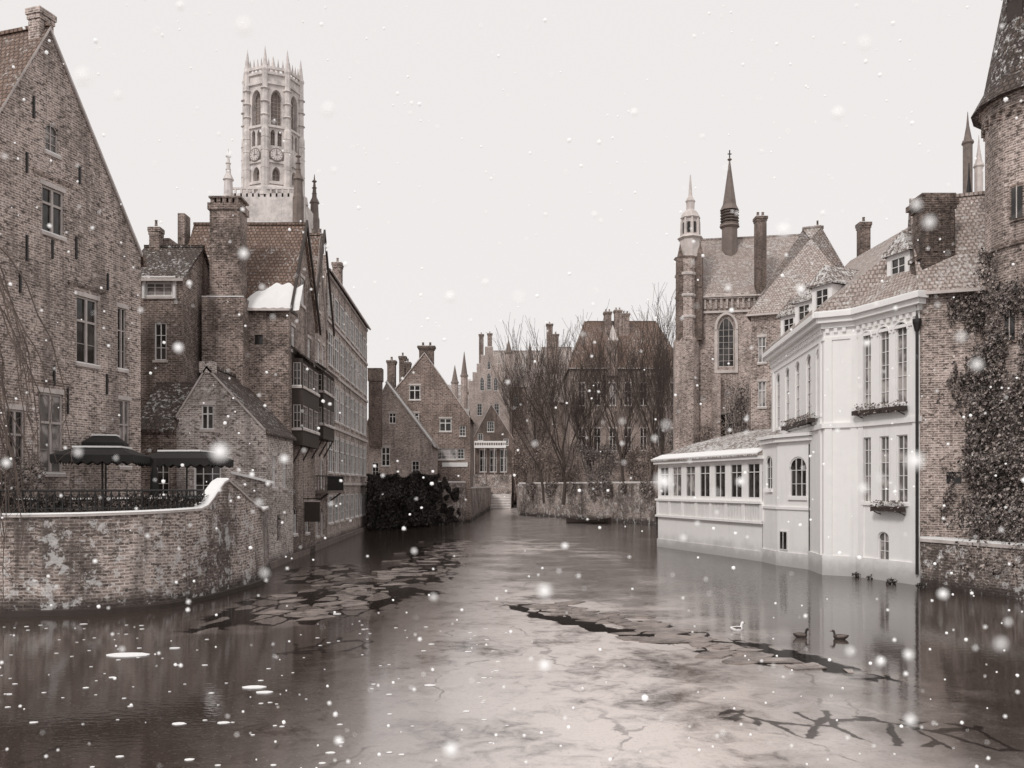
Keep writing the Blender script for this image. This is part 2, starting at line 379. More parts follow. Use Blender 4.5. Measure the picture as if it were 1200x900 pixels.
B.p('wall_snow_ledge','snow').par(X(L*.62,-.2,ZP(555,y)),Vector((2.3,0,-.55)),Vector((0,.2,0)),Vector((0,0,.12)))
B.done()
# ---------------------------------------------------------------- B3 main house
y=51.9; p0=PL(205,y); p1=CL(y)
B,X,L=house('riverside_brick_house',p0,p1,7.0,0.0,ZP(356,y),ZP(266,y+3.5),'along',wf=[pw(p0,p1,303,398,10,12,'o')],
 wr=[(.6,1.5,12.9,14.4,'c'),(4.8,5.6,12.9,14.4,'c'),(2.9,3.9,16.2,18.0,'c'),(1.0,1.9,1.5,3.2,'a'),(4.2,5.1,1.4,3.0,'a')],wall='brick_b',roof='tile_r',finish=False)
mb=B.p('chimney_stack','brick_b')
mb.box(PL(240,51.2).x,PL(288,51.2).x,50.7,52.0,8,ZP(350,51.2)); mb.box(PL(248,51.2).x,PL(283,51.2).x,50.85,52.3,ZP(350,51.2),ZP(245,51.2))
mb.box(PL(246,51.2).x,PL(285,51.2).x,50.75,52.4,ZP(243,51.2)-.25,ZP(240,51.2)); 
for i in range(5):
    xx=PL(249+i*7,51.2).x; mb.box(xx,xx+.22,50.85,52.3,ZP(240,51.2),ZP(234,51.2))
mb.box(PL(247,51.2).x,PL(285,51.2).x,50.8,52.35,ZP(234,51.2),ZP(232,51.2))
B.p('stack_shoulder_snow','snow').box(PL(240,51.2).x,PL(288,51.2).x,50.68,50.84,ZP(350,51.2),ZP(350,51.2)+.06)
mb=B.p('end_chimney','brick_b'); mb.box(PL(210,55).x,PL(221,55).x,51.95,55.8,ZP(340,55),ZP(290,54)); mb.box(PL(211,55).x,PL(219,55).x,54.6,55.6,ZP(292,55),ZP(252,55))
s=B.p('snow_drift','snow'); zz=ZP(356,y); slope=(ZP(266,y+3.5)-zz)/3.5
x0,x1=PL(284,51.5).x,PL(350,51.5).x
nx,ny=28,9; i0=len(s.V)
for j in range(ny+1):
    for i in range(nx+1):
        u=i/nx; v=j/ny; top=1.2*(.45+.5*math.sin(min(1,u*1.2)*math.pi*.6))*(1+.3*noise.noise(Vector((u*5,3,1))))
        env=max(0,(1-abs(2*u-1)**6))*max(0,(1-abs(2*v-1)**4)); yy=51.55+top*v
        s.V.append(Vector((x0+(x1-x0)*u,yy,zz+(yy-51.9)*slope+.12+.16*env+.06*noise.noise(Vector((u*7,v*4,1))))))
for j in range(ny):
    for i in range(nx): a=i0+j*(nx+1)+i; s.F.append([a,a+1,a+nx+2,a+nx+1])
def oriel(B,ya,yb,z0,z1,pr=.9,rows=2,cols=3):
    q0=CL(ya)+Vector((pr,0)); q1=CL(yb)+Vector((pr,0)); Lq=(q1-q0).length
    wins=[]
    for r in range(rows):
        for c in range(cols):
            cw=Lq/cols; rh=(z1-z0)/rows; wins.append((c*cw+.15,(c+1)*cw-.15,z0+r*rh+.9,z0+(r+1)*rh-.25,'s'))
    facade(B,q0,q1,[(0,z0),(Lq,z0),(Lq,z1),(0,z1)],wins,'wood_d','wood_g',depth=.12)
    e0=CL(ya); sw=[(.12,pr-.12,z0+r*(z1-z0)/rows+.9,z0+(r+1)*(z1-z0)/rows-.25,'s') for r in range(rows)]
    facade(B,e0,q0,[(0,z0),(pr,z0),(pr,z1),(0,z1)],sw,'wood_d','wood_g',depth=.1)
    mb=B.p('oriel_roof','tile_d'); mb.slab([V3(CL(ya)+Vector((0,-.2)),z1+.7),V3(q0+Vector((.25,-.2)),z1),V3(q1+Vector((.25,.2)),z1),V3(CL(yb)+Vector((0,.2)),z1+.7)],.12)
    mb=B.p('oriel_base','wood_d'); mb.slab([V3(CL(ya),z0-.15),V3(q0,z0-.15),V3(q1,z0-.15),V3(CL(yb),z0-.15)],.14)
    for t in (0.05,.5,.93):
        q=CL(ya+(yb-ya)*t)
        mb.par(V3(q,z0-1.4),Vector((pr*.9,0,1.2)),Vector((0,.15,0)),Vector((0,0,.16)))
oriel(B,52.6,58.2,7.2,12.4,.7,2,3)
for sgn in(-1,1):
    q=CL(51.9+3.5); zt=ZP(266,y+3.5); B.p('bargeboard','wood_d').par(V3(q+Vector((.35,0)),zt+.05),Vector((0,sgn*3.9,-(zt-ZP(356,y))*3.9/3.5)),Vector((.14,0,0)),Vector((0,0,.4)))
for yy in(53.2,54.6,56,57.4):
    q=CL(yy); zt=ZP(266,y+3.5)-abs(yy-55.4)*slope; B.p('gable_timbers','wood_d').box(q.x,q.x+.08,yy-.09,yy+.09,15.2,zt-.2)
for zz_ in(15.2,17.6): h_=3.5*(1-(zz_-ZP(356,y))/(ZP(266,y+3.5)-ZP(356,y))) if zz_>ZP(356,y) else 3.4; B.p('gable_timbers','wood_d').par(V3(CL(55.4-h_),zz_),V3(CL(55.4+h_)-CL(55.4-h_),0),Vector((.1,0,0)),Vector((0,0,.2)))
B.done()
p0=CL(58.95); p1=CL(65)
B,X,L=house('timber_gabled_house',p0,p1,8,0,16.4,22.6,'in',wf=[(.7,1.6,13.4,15,'c'),(2.5,3.5,13.4,15,'c'),(4.4,5.3,13.4,15,'c'),(2.5,3.5,17.2,19.2,'c'),(.8,1.7,4.4,6.4,'c'),(3.8,4.7,4.4,6.4,'c'),(2,2.9,.9,3,'a'),(4,4.9,.9,3,'a')],wall='brick_a',roof='tile_r',finish=False)
oriel(B,59.6,64.3,8,12.6,.75,2,3)
for sgn in(-1,1):
    q=CL(61.97); B.p('bargeboard','wood_d').par(V3(q+Vector((.35,0)),22.75),Vector((0,sgn*3.3,-6.2*3.3/3.02)),Vector((.14,0,0)),Vector((0,0,.4)))
B.done()
p0=CL(65.1); p1=CL(90); wf=[]
for r,(z0,z1) in enumerate(((1.6,3.8),(5.6,8.4),(9.8,12.6),(14,16.6),(17.8,19.8))):
    for c in range(8):
        u=1.0+c*3.0; wf.append((u,u+2.0,z0,z1,'c' if r in(1,2,3) else 's'))
B,X,L=house('tall_riverside_house',p0,p1,9,0,21.2,24.2,'along',wf=wf,wall='brick_a',roof='tile_d',stepped=('l',),finish=False,wd=.09)
for z in(4.6,9.1,13.3,17.2,20.8): band(B,'string_courses','stone',p0,p1,z,z+.22,.12)
for c in range(9): 
    q=p0+(p1-p0).normalized()*(.3+c*3.0); B.p('pilasters','brick_c').par(V3(q,4.8),V3((p1-p0).normalized()*.35,0),Vector((.05,0,0)),Vector((0,0,16)))
chimney(B,CL(66.5)+Vector((-1,0)),1,.9,20,ZP(276,66.5),'brick_b',2); chimney(B,CL(80)+Vector((-1.5,0)),.8,.8,21,25.4,'brick_b',1)
B.done()
B=Bld('balcony'); q=CL(62)
B.p('floor','stone_d').box(q.x,q.x+1.1,60,65.5,4.0,4.2); rl=B.p('railing','iron')
for i in range(26): yy=60+i*.22; rl.box(q.x+1.04,q.x+1.08,yy,yy+.04,4.2,5.2)
rl.box(q.x+1.02,q.x+1.1,60,65.5,5.2,5.27); rl.box(q.x,q.x+1.01,60,60.05,5.2,5.27)
for i in range(5): rl.box(q.x+.1+i*.2,q.x+.14+i*.2,60,60.04,4.2,5.2)
for yy in(60.5,65): B.p('brackets','wood_d').par((q.x,yy,3.2),Vector((1,0,.75)),Vector((0,.15,0)),Vector((0,0,.14)))
B.done()
B=Bld('hanging_signboard'); q=CL(55.5)
B.p('board','wood_d').box(q.x+.25,q.x+1.25,55.4,55.5,2.2,3.5); B.p('trim','stone').box(q.x+.22,q.x+1.28,55.42,55.48,3.5,3.58); B.p('bracket','iron').box(q.x,q.x+1.3,55.43,55.47,3.68,3.74)
B.p('bracket','iron').box(q.x+.4,q.x+.43,55.43,55.47,3.5,3.7); B.p('bracket','iron').box(q.x+1.1,q.x+1.13,55.43,55.47,3.5,3.7)
B.done()
B=Bld('quay_footing'); B.p('ledge','stone_d').par(V3(CL(46)+Vector((-.3,0)),-.6),V3(CL(90)-CL(46),0),Vector((.55,0,0)),Vector((0,0,.95)));B.done()

# ---------------------------------------------------------------- left quay wall + terrace
QW=[Vector((-26,29.3)),Vector((-18,29.6)),Vector((-15.3,30.1)),Vector((-13.1,31.5)),Vector((-12.3,33.6)),Vector((-12.0,36.0)),Vector((-11.75,38.0)),Vector((-11.8,40.2))]
ZT=[3.4,3.42,3.44,3.5,3.55,4.72,3.9,3.3]
pts=[]
for i in range(len(QW)-1):
    n=5
    for k in range(n):
        t=k/n
        a,b=QW[i],QW[i+1]; c0=QW[max(i-1,0)]; c1=QW[min(i+2,len(QW)-1)]
        p=.5*((2*a)+(-c0+b)*t+(2*c0-5*a+4*b-c1)*t*t+(-c0+3*a-3*b+c1)*t**3)
        z=ZT[i]+(ZT[i+1]-ZT[i])*(t*t*(3-2*t) if i==4 else t)
        pts.append((p,z))
pts.append((QW[-1],3.3)); pts.append((CL(46.1)+Vector((.1,-.02)),3.3))
B=Bld('quay_wall'); mb=B.p('brickwork','brick_q'); sn=B.p('coping_snow','snow'); cpg=B.p('coping','stone')
nn=[]
for i in range(len(pts)):
    a=pts[max(i-1,0)][0]; b=pts[min(i+1,len(pts)-1)][0]; d=(b-a).normalized(); nn.append(Vector((d.y,-d.x)))
def strip(mb,o0,z0f,o1,z1f):
    i0=len(mb.V)
    for i,(p,z) in enumerate(pts): mb.V.append(V3(p+nn[i]*o0,z0f(z))); mb.V.append(V3(p+nn[i]*o1,z1f(z)))
    for i in range(len(pts)-1): mb.F.append([i0+2*i,i0+2*i+2,i0+2*i+3,i0+2*i+1])
strip(mb,.12,lambda z:-.6,0,lambda z:z)
strip(mb,-.45,lambda z:z,-.45,lambda z:2.5)
strip(cpg,0.08,lambda z:z,0.08,lambda z:z+.1); strip(cpg,0.0,lambda z:z,.08,lambda z:z); strip(cpg,0.08,lambda z:z+.1,-.5,lambda z:z+.1); strip(cpg,-.5,lambda z:z+.1,-.5,lambda z:z-.2)
strip(sn,.09,lambda z:z+.09,.02,lambda z:z+.14); strip(sn,.02,lambda z:z+.14,-.45,lambda z:z+.14); strip(sn,-.45,lambda z:z+.14,-.5,lambda z:z+.1)
st=B.p('foundation','wood_d'); strip(st,.25,lambda z:-.6,.2,lambda z:.16); strip(st,.2,lambda z:.16,.08,lambda z:.2)
B.done()
B=Bld('terrace_railing'); rl=B.p('bars','iron')
rp=[(p-nn[i]*.3,z) for i,(p,z) in enumerate(pts) if i<26]
def rpt(s):
    acc=0
    for i in range(len(rp)-1):
        l=(rp[i+1][0]-rp[i][0]).length
        if acc+l>=s: return rp[i][0].lerp(rp[i+1][0],(s-acc)/l),rp[i][1]
        acc+=l
    return rp[-1]
tot=sum((rp[i+1][0]-rp[i][0]).length for i in range(len(rp)-1)); s=0;prev=None
while s<tot-1.5:
    p,z=rpt(s); rl.box(p.x-.02,p.x+.02,p.y-.02,p.y+.02,3.5,4.35)
    if prev is not None:
        rl.tube([V3(prev,4.35),V3(p,4.35)],[.035,.035],4); rl.tube([V3(prev,3.72),V3(p,3.72)],[.025,.025],4)
        m=(prev+p)/2; rl.tube([V3(prev,3.75),V3(m,4.15),V3(p,3.75)],[.02]*3,3); rl.tube([V3(prev,4.28),V3(m,3.95),V3(p,4.28)],[.02]*3,3)
    prev=p; s+=.26
B.done()
def parasol(c,w,d,z,ang=0,closed=False):
    B=Bld('restaurant_parasol'); ca,sa=math.cos(ang),math.sin(ang)
    R=lambda x,y,zz:Vector((c[0]+x*ca-y*sa,c[1]+x*sa+y*ca,zz))
    B.p('pole','iron').tube([Vector((c[0],c[1],3.2)),Vector((c[0],c[1],z+.45))],[.04,.04],8)
    B.p('base','stone_d').box(c[0]-.35,c[0]+.35,c[1]-.35,c[1]+.35,3.2,3.3)
    if closed:
        B.p('canopy','canvas').lathe(c,[(.1,3.9),(.2,4.1),(.16,5.0),(.07,z+.3)],8); B.done(); return
    mb=B.p('canopy','canvas'); cs=[R(-w/2,-d/2,z),R(w/2,-d/2,z),R(w/2,d/2,z),R(-w/2,d/2,z)]; cm=[R(-w*.3,-d*.3,z+.28),R(w*.3,-d*.3,z+.28),R(w*.3,d*.3,z+.28),R(-w*.3,d*.3,z+.28)]
    for i in range(4):
        j=(i+1)%4; mb.poly([cs[i],cs[j],cm[j],cm[i]])
        n=8
        for k in range(n):
            a=cs[i].lerp(cs[j],k/n); b=cs[i].lerp(cs[j],(k+1)/n); m=(a+b)/2
            mb.poly([a,b,b-Vector((0,0,.26)),m-Vector((0,0,.38)),a-Vector((0,0,.26))])
    mb.poly(cm); 
    s=B.p('snow_cover','snow'); up=Vector((0,0,.03)); s.slab([p+up for p in cm],.07)
    rb=B.p('ribs','iron')
    for i in range(4): rb.tube([cs[i],Vector((c[0],c[1],z-.1))],[.015,.015],4)
    B.done()
parasol(PL(120,35.5),3.2,2.4,ZP(534,35.5),.12); parasol(PL(219,38),3.2,2.6,ZP(538,38),-.08)
parasol(PL(124,38.5),1.7,1.7,ZP(522,38.5)+.1,.3); parasol(PL(181,36),0,0,5.2,closed=True)
def table(c):
    B=Bld('bistro_table'); B.p('top','wood_d').lathe(c,[(.4,3.93),(.42,3.95),(.42,3.98),(.4,4.0)],16); B.p('leg','iron').lathe(c,[(.25,3.2),(.06,3.26),(.03,3.3),(.03,3.93)],8); B.p('snow','snow').lathe(c,[(.39,4.002),(.33,4.05)],16); B.done()
def chair(c,ang):
    B=Bld('terrace_chair'); ca,sa=math.cos(ang),math.sin(ang); a=Vector((ca,sa,0)); b=Vector((-sa,ca,0)); o=V3(c,3.2); Z=lambda s:Vector((0,0,s))
    s=B.p('seat','wood_d'); s.par(o-a*.22-b*.22+Z(.43),a*.44,b*.44,Z(.04))
    for i in(-1,1):
        for j in(-1,1): B.p('legs','iron').par(o+a*.19*i+b*.19*j,a*.03,b*.03,Z(.43 if j<0 else .9))
    for k in(.6,.72,.84): B.p('backrest','wood_d').par(o-a*.2+b*.2+Z(k),a*.4,b*.03,Z(.07))
    B.done()
for x,d in((95,33.2),(140,34.5),(185,35.2),(228,36.6),(30,32.2)):
    c=PL(x,d); table(c); chair(c+Vector((.75,0)),1.6); chair(c+Vector((-.75,.1)),-1.6)

# ---------------------------------------------------------------- ground, water
B=MB(); z=3.15
B.poly([V3(p,z) for p in [Vector((-900,29.7))]+[q[0]-nn[i]*.3 for i,q in enumerate(pts)]+[Vector((-14,46)),Vector((-16,90)),Vector((-15,92)),Vector((-5.6,108)),Vector((-4.3,176)),Vector((-4,900)),Vector((-900,900))]])
B.poly([Vector(p) for p in [(-4.2,183,z),(1.0,183,z),(3,900,z),(-3.9,900,z)]])
B.poly([Vector(p) for p in [(60,20,2.1),(900,20,2.1),(900,900,2.1),(3,900,2.1),(1.5,176,2.1),(1.6,132.5,2.1),(17,103,2.1),(16,62,2.1),(17.6,56,2.1),(17.3,44,2.1),(19,39.3,2.1),(20.9,33.6,2.1)]])
B.make('ground',M['pave'])
m,nt,b=newmat('frozen_canal_water'); tc=N(nt,'ShaderNodeTexCoord').outputs['Object']
sep=N(nt,'ShaderNodeSeparateXYZ'); nt.links.new(tc,sep.inputs[0])
dist=N(nt,'ShaderNodeTexNoise'); nt.links.new(tc,dist.inputs['Vector']); dist.inputs['Scale'].default_value=1.1; dist.inputs['Detail'].default_value=2
def warp(k):
    dv=N(nt,'ShaderNodeVectorMath',operation='MULTIPLY_ADD'); nt.links.new(dist.outputs['Color'],dv.inputs[0]); dv.inputs[1].default_value=(k,k,0); nt.links.new(tc,dv.inputs[2]); return dv.outputs[0]
flat=warp(.9); flat2=warp(.28)
def ell(cx,cy,rx,ry,ang):
    mp=N(nt,'ShaderNodeMapping',vector_type='TEXTURE'); nt.links.new(flat,mp.inputs['Vector'])
    mp.inputs['Location'].default_value=(cx+.45,cy+.45,0); mp.inputs['Rotation'].default_value=(0,0,ang); mp.inputs['Scale'].default_value=(rx,ry,1)
    l=N(nt,'ShaderNodeVectorMath',operation='LENGTH'); nt.links.new(mp.outputs[0],l.inputs[0]); return l.outputs['Value']
nA=noi(nt,flat,.35,4,.6); nB=noi(nt,flat,2.2,4,.7)
def region(e,soft=.3): return ramp(nt,mth(nt,'ADD',e,mth(nt,'MULTIPLY',mth(nt,'SUBTRACT',nA,.5),1.5)),1.0+soft,1.0-soft)
mx=lambda a,b_:mth(nt,'MAXIMUM',a,b_)
band1=mx(region(ell(-5.0,54,1.9,19,.03)),region(ell(-7.0,34,3.2,7.0,-.3)))
band2=mx(region(ell(4.4,26.0,1.25,7.6,.62)),region(ell(-10,44,2.0,5,0)))
band3=mx(region(ell(6.8,15.8,1.0,2.4,1.2)),region(ell(-5.2,24.0,1.3,1.2,.3)))
brk=mx(band1,band2)
opn=mx(region(ell(3.2,46,3.8,14,.06)),region(ell(2,100,8,42,.1)))
def voro(vec,feat,rnd_=1.0):
    v=N(nt,'ShaderNodeTexVoronoi'); 
    if feat: v.feature='DISTANCE_TO_EDGE'
    nt.links.new(vec,v.inputs['Vector']); v.inputs['Scale'].default_value=1.0; v.inputs['Randomness'].default_value=rnd_; return v
vmap=mapping(nt,flat2,rot=(0,0,.45),scale=(1.25,.62,0))
vo=voro(vmap,True); vc=voro(vmap,False)
vb=voro(mapping(nt,flat,rot=(0,0,-.3),scale=(.35,.22,0)),True)
sc2=N(nt,'ShaderNodeSeparateColor'); nt.links.new(vc.outputs['Color'],sc2.inputs[0])
gapn=mth(nt,'ADD',vo.outputs[0],mth(nt,'MULTIPLY',mth(nt,'SUBTRACT',nB,.5),.26))
edge=ramp(nt,gapn,.08,.04); celld=ramp(nt,sc2.outputs[0],.60,.62); cellg=sc2.outputs[1]
dark=mth(nt,'MULTIPLY',ramp(nt,brk,.35,.6),mth(nt,'MAXIMUM',edge,celld))
dark=mx(dark,mth(nt,'MULTIPLY',ramp(nt,band3,.4,.6),mth(nt,'MULTIPLY',edge,.8)))
leads=mth(nt,'MULTIPLY',ramp(nt,mth(nt,'ADD',vb.outputs[0],mth(nt,'MULTIPLY',mth(nt,'SUBTRACT',nB,.5),.1)),.014,.003),ramp(nt,nA,.5,.58))
dark=mx(dark,mth(nt,'MULTIPLY',leads,.45))
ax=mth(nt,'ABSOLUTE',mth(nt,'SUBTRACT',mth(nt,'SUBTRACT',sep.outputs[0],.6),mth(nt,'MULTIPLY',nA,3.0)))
mid_sheen=ramp(nt,mth(nt,'ADD',ax,mth(nt,'MULTIPLY',nB,4)),10,2.6)  # painted sky reflection: ice pale in mid-canal, dark towards both banks
dust_sheen=mth(nt,'ADD',mth(nt,'MULTIPLY',nA,.6),mth(nt,'MULTIPLY',nB,.4))
dust_sheen=mth(nt,'MULTIPLY',ramp(nt,dust_sheen,.30,.56),mid_sheen)  # snow dust patches weighted by the painted sky reflection
ice=mix(nt,dust_sheen,g3(.045,2.8),g3(.68,1.0))
fine=noi(nt,tc,14,3,.8)
ice=mix(nt,ramp(nt,fine,.58,.72,0,.25),ice,(.75,.73,.71)); ice=mix(nt,ramp(nt,fine,.44,.32,0,.35),ice,g3(.04,2))
plate=mth(nt,'MULTIPLY',brk,mth(nt,'MULTIPLY',cellg,.7)); ice=mix(nt,plate,ice,g3(.34,1.6))
openm=mth(nt,'MULTIPLY',opn,.85)
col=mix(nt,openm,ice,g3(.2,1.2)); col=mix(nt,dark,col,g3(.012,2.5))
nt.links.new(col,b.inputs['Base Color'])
rg=mth(nt,'ADD',mth(nt,'MULTIPLY',dust_sheen,.2),.06)
nt.links.new(rg,b.inputs['Roughness']); nt.links.new(mth(nt,'SUBTRACT',1.46,mth(nt,'MULTIPLY',dark,.40)),b.inputs['IOR'])
bp=N(nt,'ShaderNodeBump'); bp.inputs['Strength'].default_value=.45; bp.inputs['Distance'].default_value=.05
rip=mth(nt,'MULTIPLY',noi(nt,mapping(nt,tc,scale=(1,2.2,1)),3.2,2,.6),mth(nt,'ADD',mth(nt,'MULTIPLY',ramp(nt,sep.outputs[1],27,40),.75),.12))
nt.links.new(rip,bp.inputs['Height']); nt.links.new(bp.outputs[0],b.inputs['Normal'])
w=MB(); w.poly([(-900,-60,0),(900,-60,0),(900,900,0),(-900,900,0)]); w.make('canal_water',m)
fl=MB(); rnd=random.Random(3)
def floe(mb,cx,cy,r,t,asp=1.0,rot=0,jag=.35):
    n=rnd.randint(3,6); a0=rnd.random()*6; P=[]
    for k in range(n):
        a=a0+2*math.pi*(k+rnd.uniform(-.3,.3))/n; rr=r*rnd.uniform(1-jag,1+jag*.4); x=rr*math.cos(a)*asp; y=rr*math.sin(a)
        P.append(Vector((cx+x*math.cos(rot)-y*math.sin(rot),cy+x*math.sin(rot)+y*math.cos(rot),.004)))
    mb.slab(P,t)
for k in range(220):
    t=rnd.random()
    if k<120: cx=-3.4-4*(1-t)+rnd.gauss(0,1.1); cy=29+41*t
    else: cx=1.2+6.4*t+rnd.gauss(0,.5); cy=33-13*t+rnd.gauss(0,.7)
    floe(fl,cx,cy,rnd.uniform(.1,.5),rnd.uniform(.015,.045),1.8,rnd.gauss(.3,.4))
M['ice']=plain('ice_slab',g3(.34,1.6),rough=.25,var=1.0,scale=1.2)
fl.make('ice_floes',M['ice'])
sp=MB()
for (x,y,r) in((150,768,.3),(298,806,.14),(310,812,.1),(395,720,.08),(205,760,.08)):
    d=4500/(y-HY); c=PL(x,d); n=18; sp.slab([Vector((c.x+r*1.7*(1+.15*rnd.random())*math.cos(6.283*k/n),c.y+r*.9*(1+.15*rnd.random())*math.sin(6.283*k/n),.004)) for k in range(n)],.02)
for k in range(150):
    d=rnd.uniform(13,28); x=rnd.uniform(-.62,.0)*d; r=abs(rnd.gauss(0,.014))+.01; n=7
    sp.slab([Vector((x+r*2.0*(1+.5*rnd.random())*math.cos(6.283*k2/n),d+r*1.3*(1+.5*rnd.random())*math.sin(6.283*k2/n),.004)) for k2 in range(n)],.01)
sp.make('snow_patches',M['snow'])

# ---------------------------------------------------------------- BELFRY
B=Bld('belfry_tower'); C=Vector((-42,150)); R=4.85
vert=[C+Vector((math.cos(a),math.sin(a)))*R for a in [math.radians(-90+45*k) for k in range(8)]]
zb,zt=ZP(228,150),ZP(100,150)
for k in range(8):
    q0,q1=vert[k],vert[(k+1)%8]; l=(q1-q0).length
    facade(B,q0,q1,[(0,zb),(l,zb),(l,zt),(0,zt)],[(.95,l-.95,ZP(161,150),ZP(118,150),'g'),(.9,l/2-.2,ZP(182,150),ZP(164,150),'g'),(l/2+.2,l-.9,ZP(182,150),ZP(164,150),'g'),(1.2,l-1.2,ZP(222,150),ZP(206,150),'g')],'stone_h','stone_h',depth=.9,glass='louvre')
    for z in(ZP(102,150),ZP(113,150),ZP(162,150),ZP(202,150),ZP(226,150)): band(B,'string_courses','stone_h',q0,q1,z,z+.4,.3,.1)
    B.p('buttresses','stone_h').lathe(vert[k],[(.75,zb-2),(.7,ZP(165,150)),(.55,ZP(162,150)),(.5,ZP(100,150)),(.65,ZP(97,150)),(.45,ZP(93,150)),(.3,ZP(84,150)),(.02,ZP(70,150))],8)
    for yy in(120,135,150,175,190,210): B.p('buttress_rings','stone_h').lathe(vert[k],[(.5,ZP(yy,150)),(.8,ZP(yy-1,150)),(.5,ZP(yy-3,150))],8,cap=False)
    e=(q1-q0)/l
    band(B,'parapet','stone_h',q0,q1,ZP(96,150),ZP(93,150),.25,.1)
    for i in range(4):
        q=q0+e*(.45+i*.78); B.p('crenels','stone_h').par(V3(q,ZP(101,150)),V3(e*.3,0),Vector((.0,.3,0)),Vector((0,0,1.0)))
        B.p('crenels','stone_h').lathe(q+e*.15,[(.22,ZP(93,150)),(.16,ZP(89,150)),(.02,ZP(83,150))],4)
B.p('roof','stone_h').lathe(C,[(4.6,zt),(2,zt+1.2),(.4,zt+3)],8)
B.p('finial','stone_h').lathe(C,[(.6,zt+1),(.5,ZP(80,150)),(.05,ZP(66,150))],8)
h=5.9; B.p('lower_tower','stone_h').box(C.x-h,C.x+h,C.y-h,C.y+h,0,ZP(240,150)); 
B.p('lower_tower','stone_h').lathe(C,[(6.2,ZP(241,150)),(6.0,ZP(232,150)),(5.0,ZP(227,150))],8,math.radians(-90))
for sx in(-1,1):
    for sy in(-1,1):
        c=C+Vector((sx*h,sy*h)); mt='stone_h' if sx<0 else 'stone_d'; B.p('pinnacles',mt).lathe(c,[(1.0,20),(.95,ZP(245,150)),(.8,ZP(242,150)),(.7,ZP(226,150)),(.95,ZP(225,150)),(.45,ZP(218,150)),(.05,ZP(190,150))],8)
        for zz in (215,208,200): B.p('pinnacles',mt).lathe(c,[(.25,ZP(zz,150)),(.5,ZP(zz-1.5,150)),(.2,ZP(zz-3,150))],6)
z=ZP(244,150)
for i in range(12): B.p('balustrade','stone_h').box(C.x-h+i*1.0,C.x-h+i*1.0+.3,C.y-h,C.y-h+.3,z,z+1.3)
B.p('balustrade','stone_h').box(C.x-h,C.x+h,C.y-h-.02,C.y-h+.32,z+1.3,z+1.6)
for k in(7,0):
    q=(vert[k]+vert[(k+1)%8])/2; n=(q-C).normalized(); e=Vector((-n.y,n.x)); zc=ZP(193,150)
    def disc(r,off,part,mat,seg=24):
        B.p(part,mat).poly([V3(q+n*off+e*r*math.cos(6.283*i/seg),zc+r*math.sin(6.283*i/seg)) for i in range(seg)])
    disc(1.15,.42,'clock_ring','louvre'); disc(.98,.46,'clock_face','stone_h')
    for a in range(12):
        t=a*math.pi/6; u=Vector((math.cos(t),math.sin(t))); B.p('clock_marks','louvre').poly([V3(q+n*.5+e*(u.x*r0-u.y*s),zc+u.y*r0+u.x*s) for r0,s in((.68,-.05),(.9,-.05),(.9,.05),(.68,.05))])
    B.p('clock_hands','stone_d').poly([V3(q+n*.52+e*s,zc+t) for s,t in((-.05,-.2),(.05,-.2),(.05,.75),(-.05,.75))]); B.p('clock_hands','stone_d').poly([V3(q+n*.53+e*s,zc+t) for s,t in((-.2,-.05),(.5,-.05),(.5,.05),(-.2,.05))])
B.done()

# ---------------------------------------------------------------- middle distance
p0=PL(428,97); p1=PL(506,97)
B,X,L=house('small_canal_house',p0,p1,8,0,ZP(520,97),ZP(450,97),'in',pk=.32,zl=ZP(500,97),wf=[pw(p0,p1,452,535,10,22,'c'),pw(p0,p1,440,550,8,16,'s'),pw(p0,p1,487,548,9,16,'s'),pw(p0,p1,460,490,8,12,'c')],wall='brick_a',roof='tile_s',finish=False)
c=PL(440,96.5); B.p('chimney','brick_d').box(c.x-.7,c.x+.7,96,97.2,9,ZP(447,96.5)); B.p('chimney_top','brick_d').box(c.x-.8,c.x+.8,95.9,97.3,ZP(447,96.5),ZP(432,96.5)); 
s=B.p('gable_snow','snow'); s.par(X(L,-.25,ZP(520,97)+.2),X(L*.32,-.25,ZP(450,97)+.2)-X(L,-.25,ZP(520,97)+.2),X(0,.5,0)-X(0,0,0),Vector((0,0,.25)))
B.done()
p0=PL(452,106); p1=PL(551,106)
B,X,L=house('gabled_canal_house',p0,p1,9,0,ZP(490,106),ZP(414,106),'in',pk=.46,zl=ZP(470,106),wf=[pw(p0,p1,486,460,13,17,'c'),pw(p0,p1,522,498,14,15,'c'),pw(p0,p1,522,532,26,13,'s'),pw(p0,p1,494,515,8,14,'s'),pw(p0,p1,540,532,8,12,'s'),pw(p0,p1,486,490,10,12,'c'),pw(p0,p1,542,505,7,12,'s')],wall='brick_far',roof='tile_d',finish=False)
for x,y,w in((500,405,1.8),(459,422,1),(472,417,.8),(478,424,.7)): chimney(B,PL(x,107.2),w,1,ZP(480,106),ZP(y,106.5),'brick_d',2 if w>1 else 1)
B.p('white_band','white').box(p0.x+7,p1.x-.3,105.9,105.99,ZP(547,106),ZP(542,106)); B.done()
def wallrun(name,q0,q1,z,mat='brick_q',th=.5,snow=True):
    B=Bld(name); a=(q1-q0).normalized(); n=Vector((-a.y,a.x)); B.p('brickwork',mat).par(V3(q0,-.6),V3(q1-q0,0),V3(n*th,0),Vector((0,0,z+.6)))
    B.p('coping','stone').par(V3(q0-n*.06,z+.002),V3(q1-q0,0),V3(n*(th+.12),0),Vector((0,0,.14)))
    if snow: B.p('coping_snow','snow').par(V3(q0-n*.03,z+.144),V3(q1-q0,0),V3(n*(th+.06),0),Vector((0,0,.09)))
    B.done()
wallrun('garden_wall',CL(88.5)+Vector((.1,0)),PL(551,107),ZP(566,98)); wallrun('garden_wall',PL(551,107),Vector((-4.3,176)),4.2)
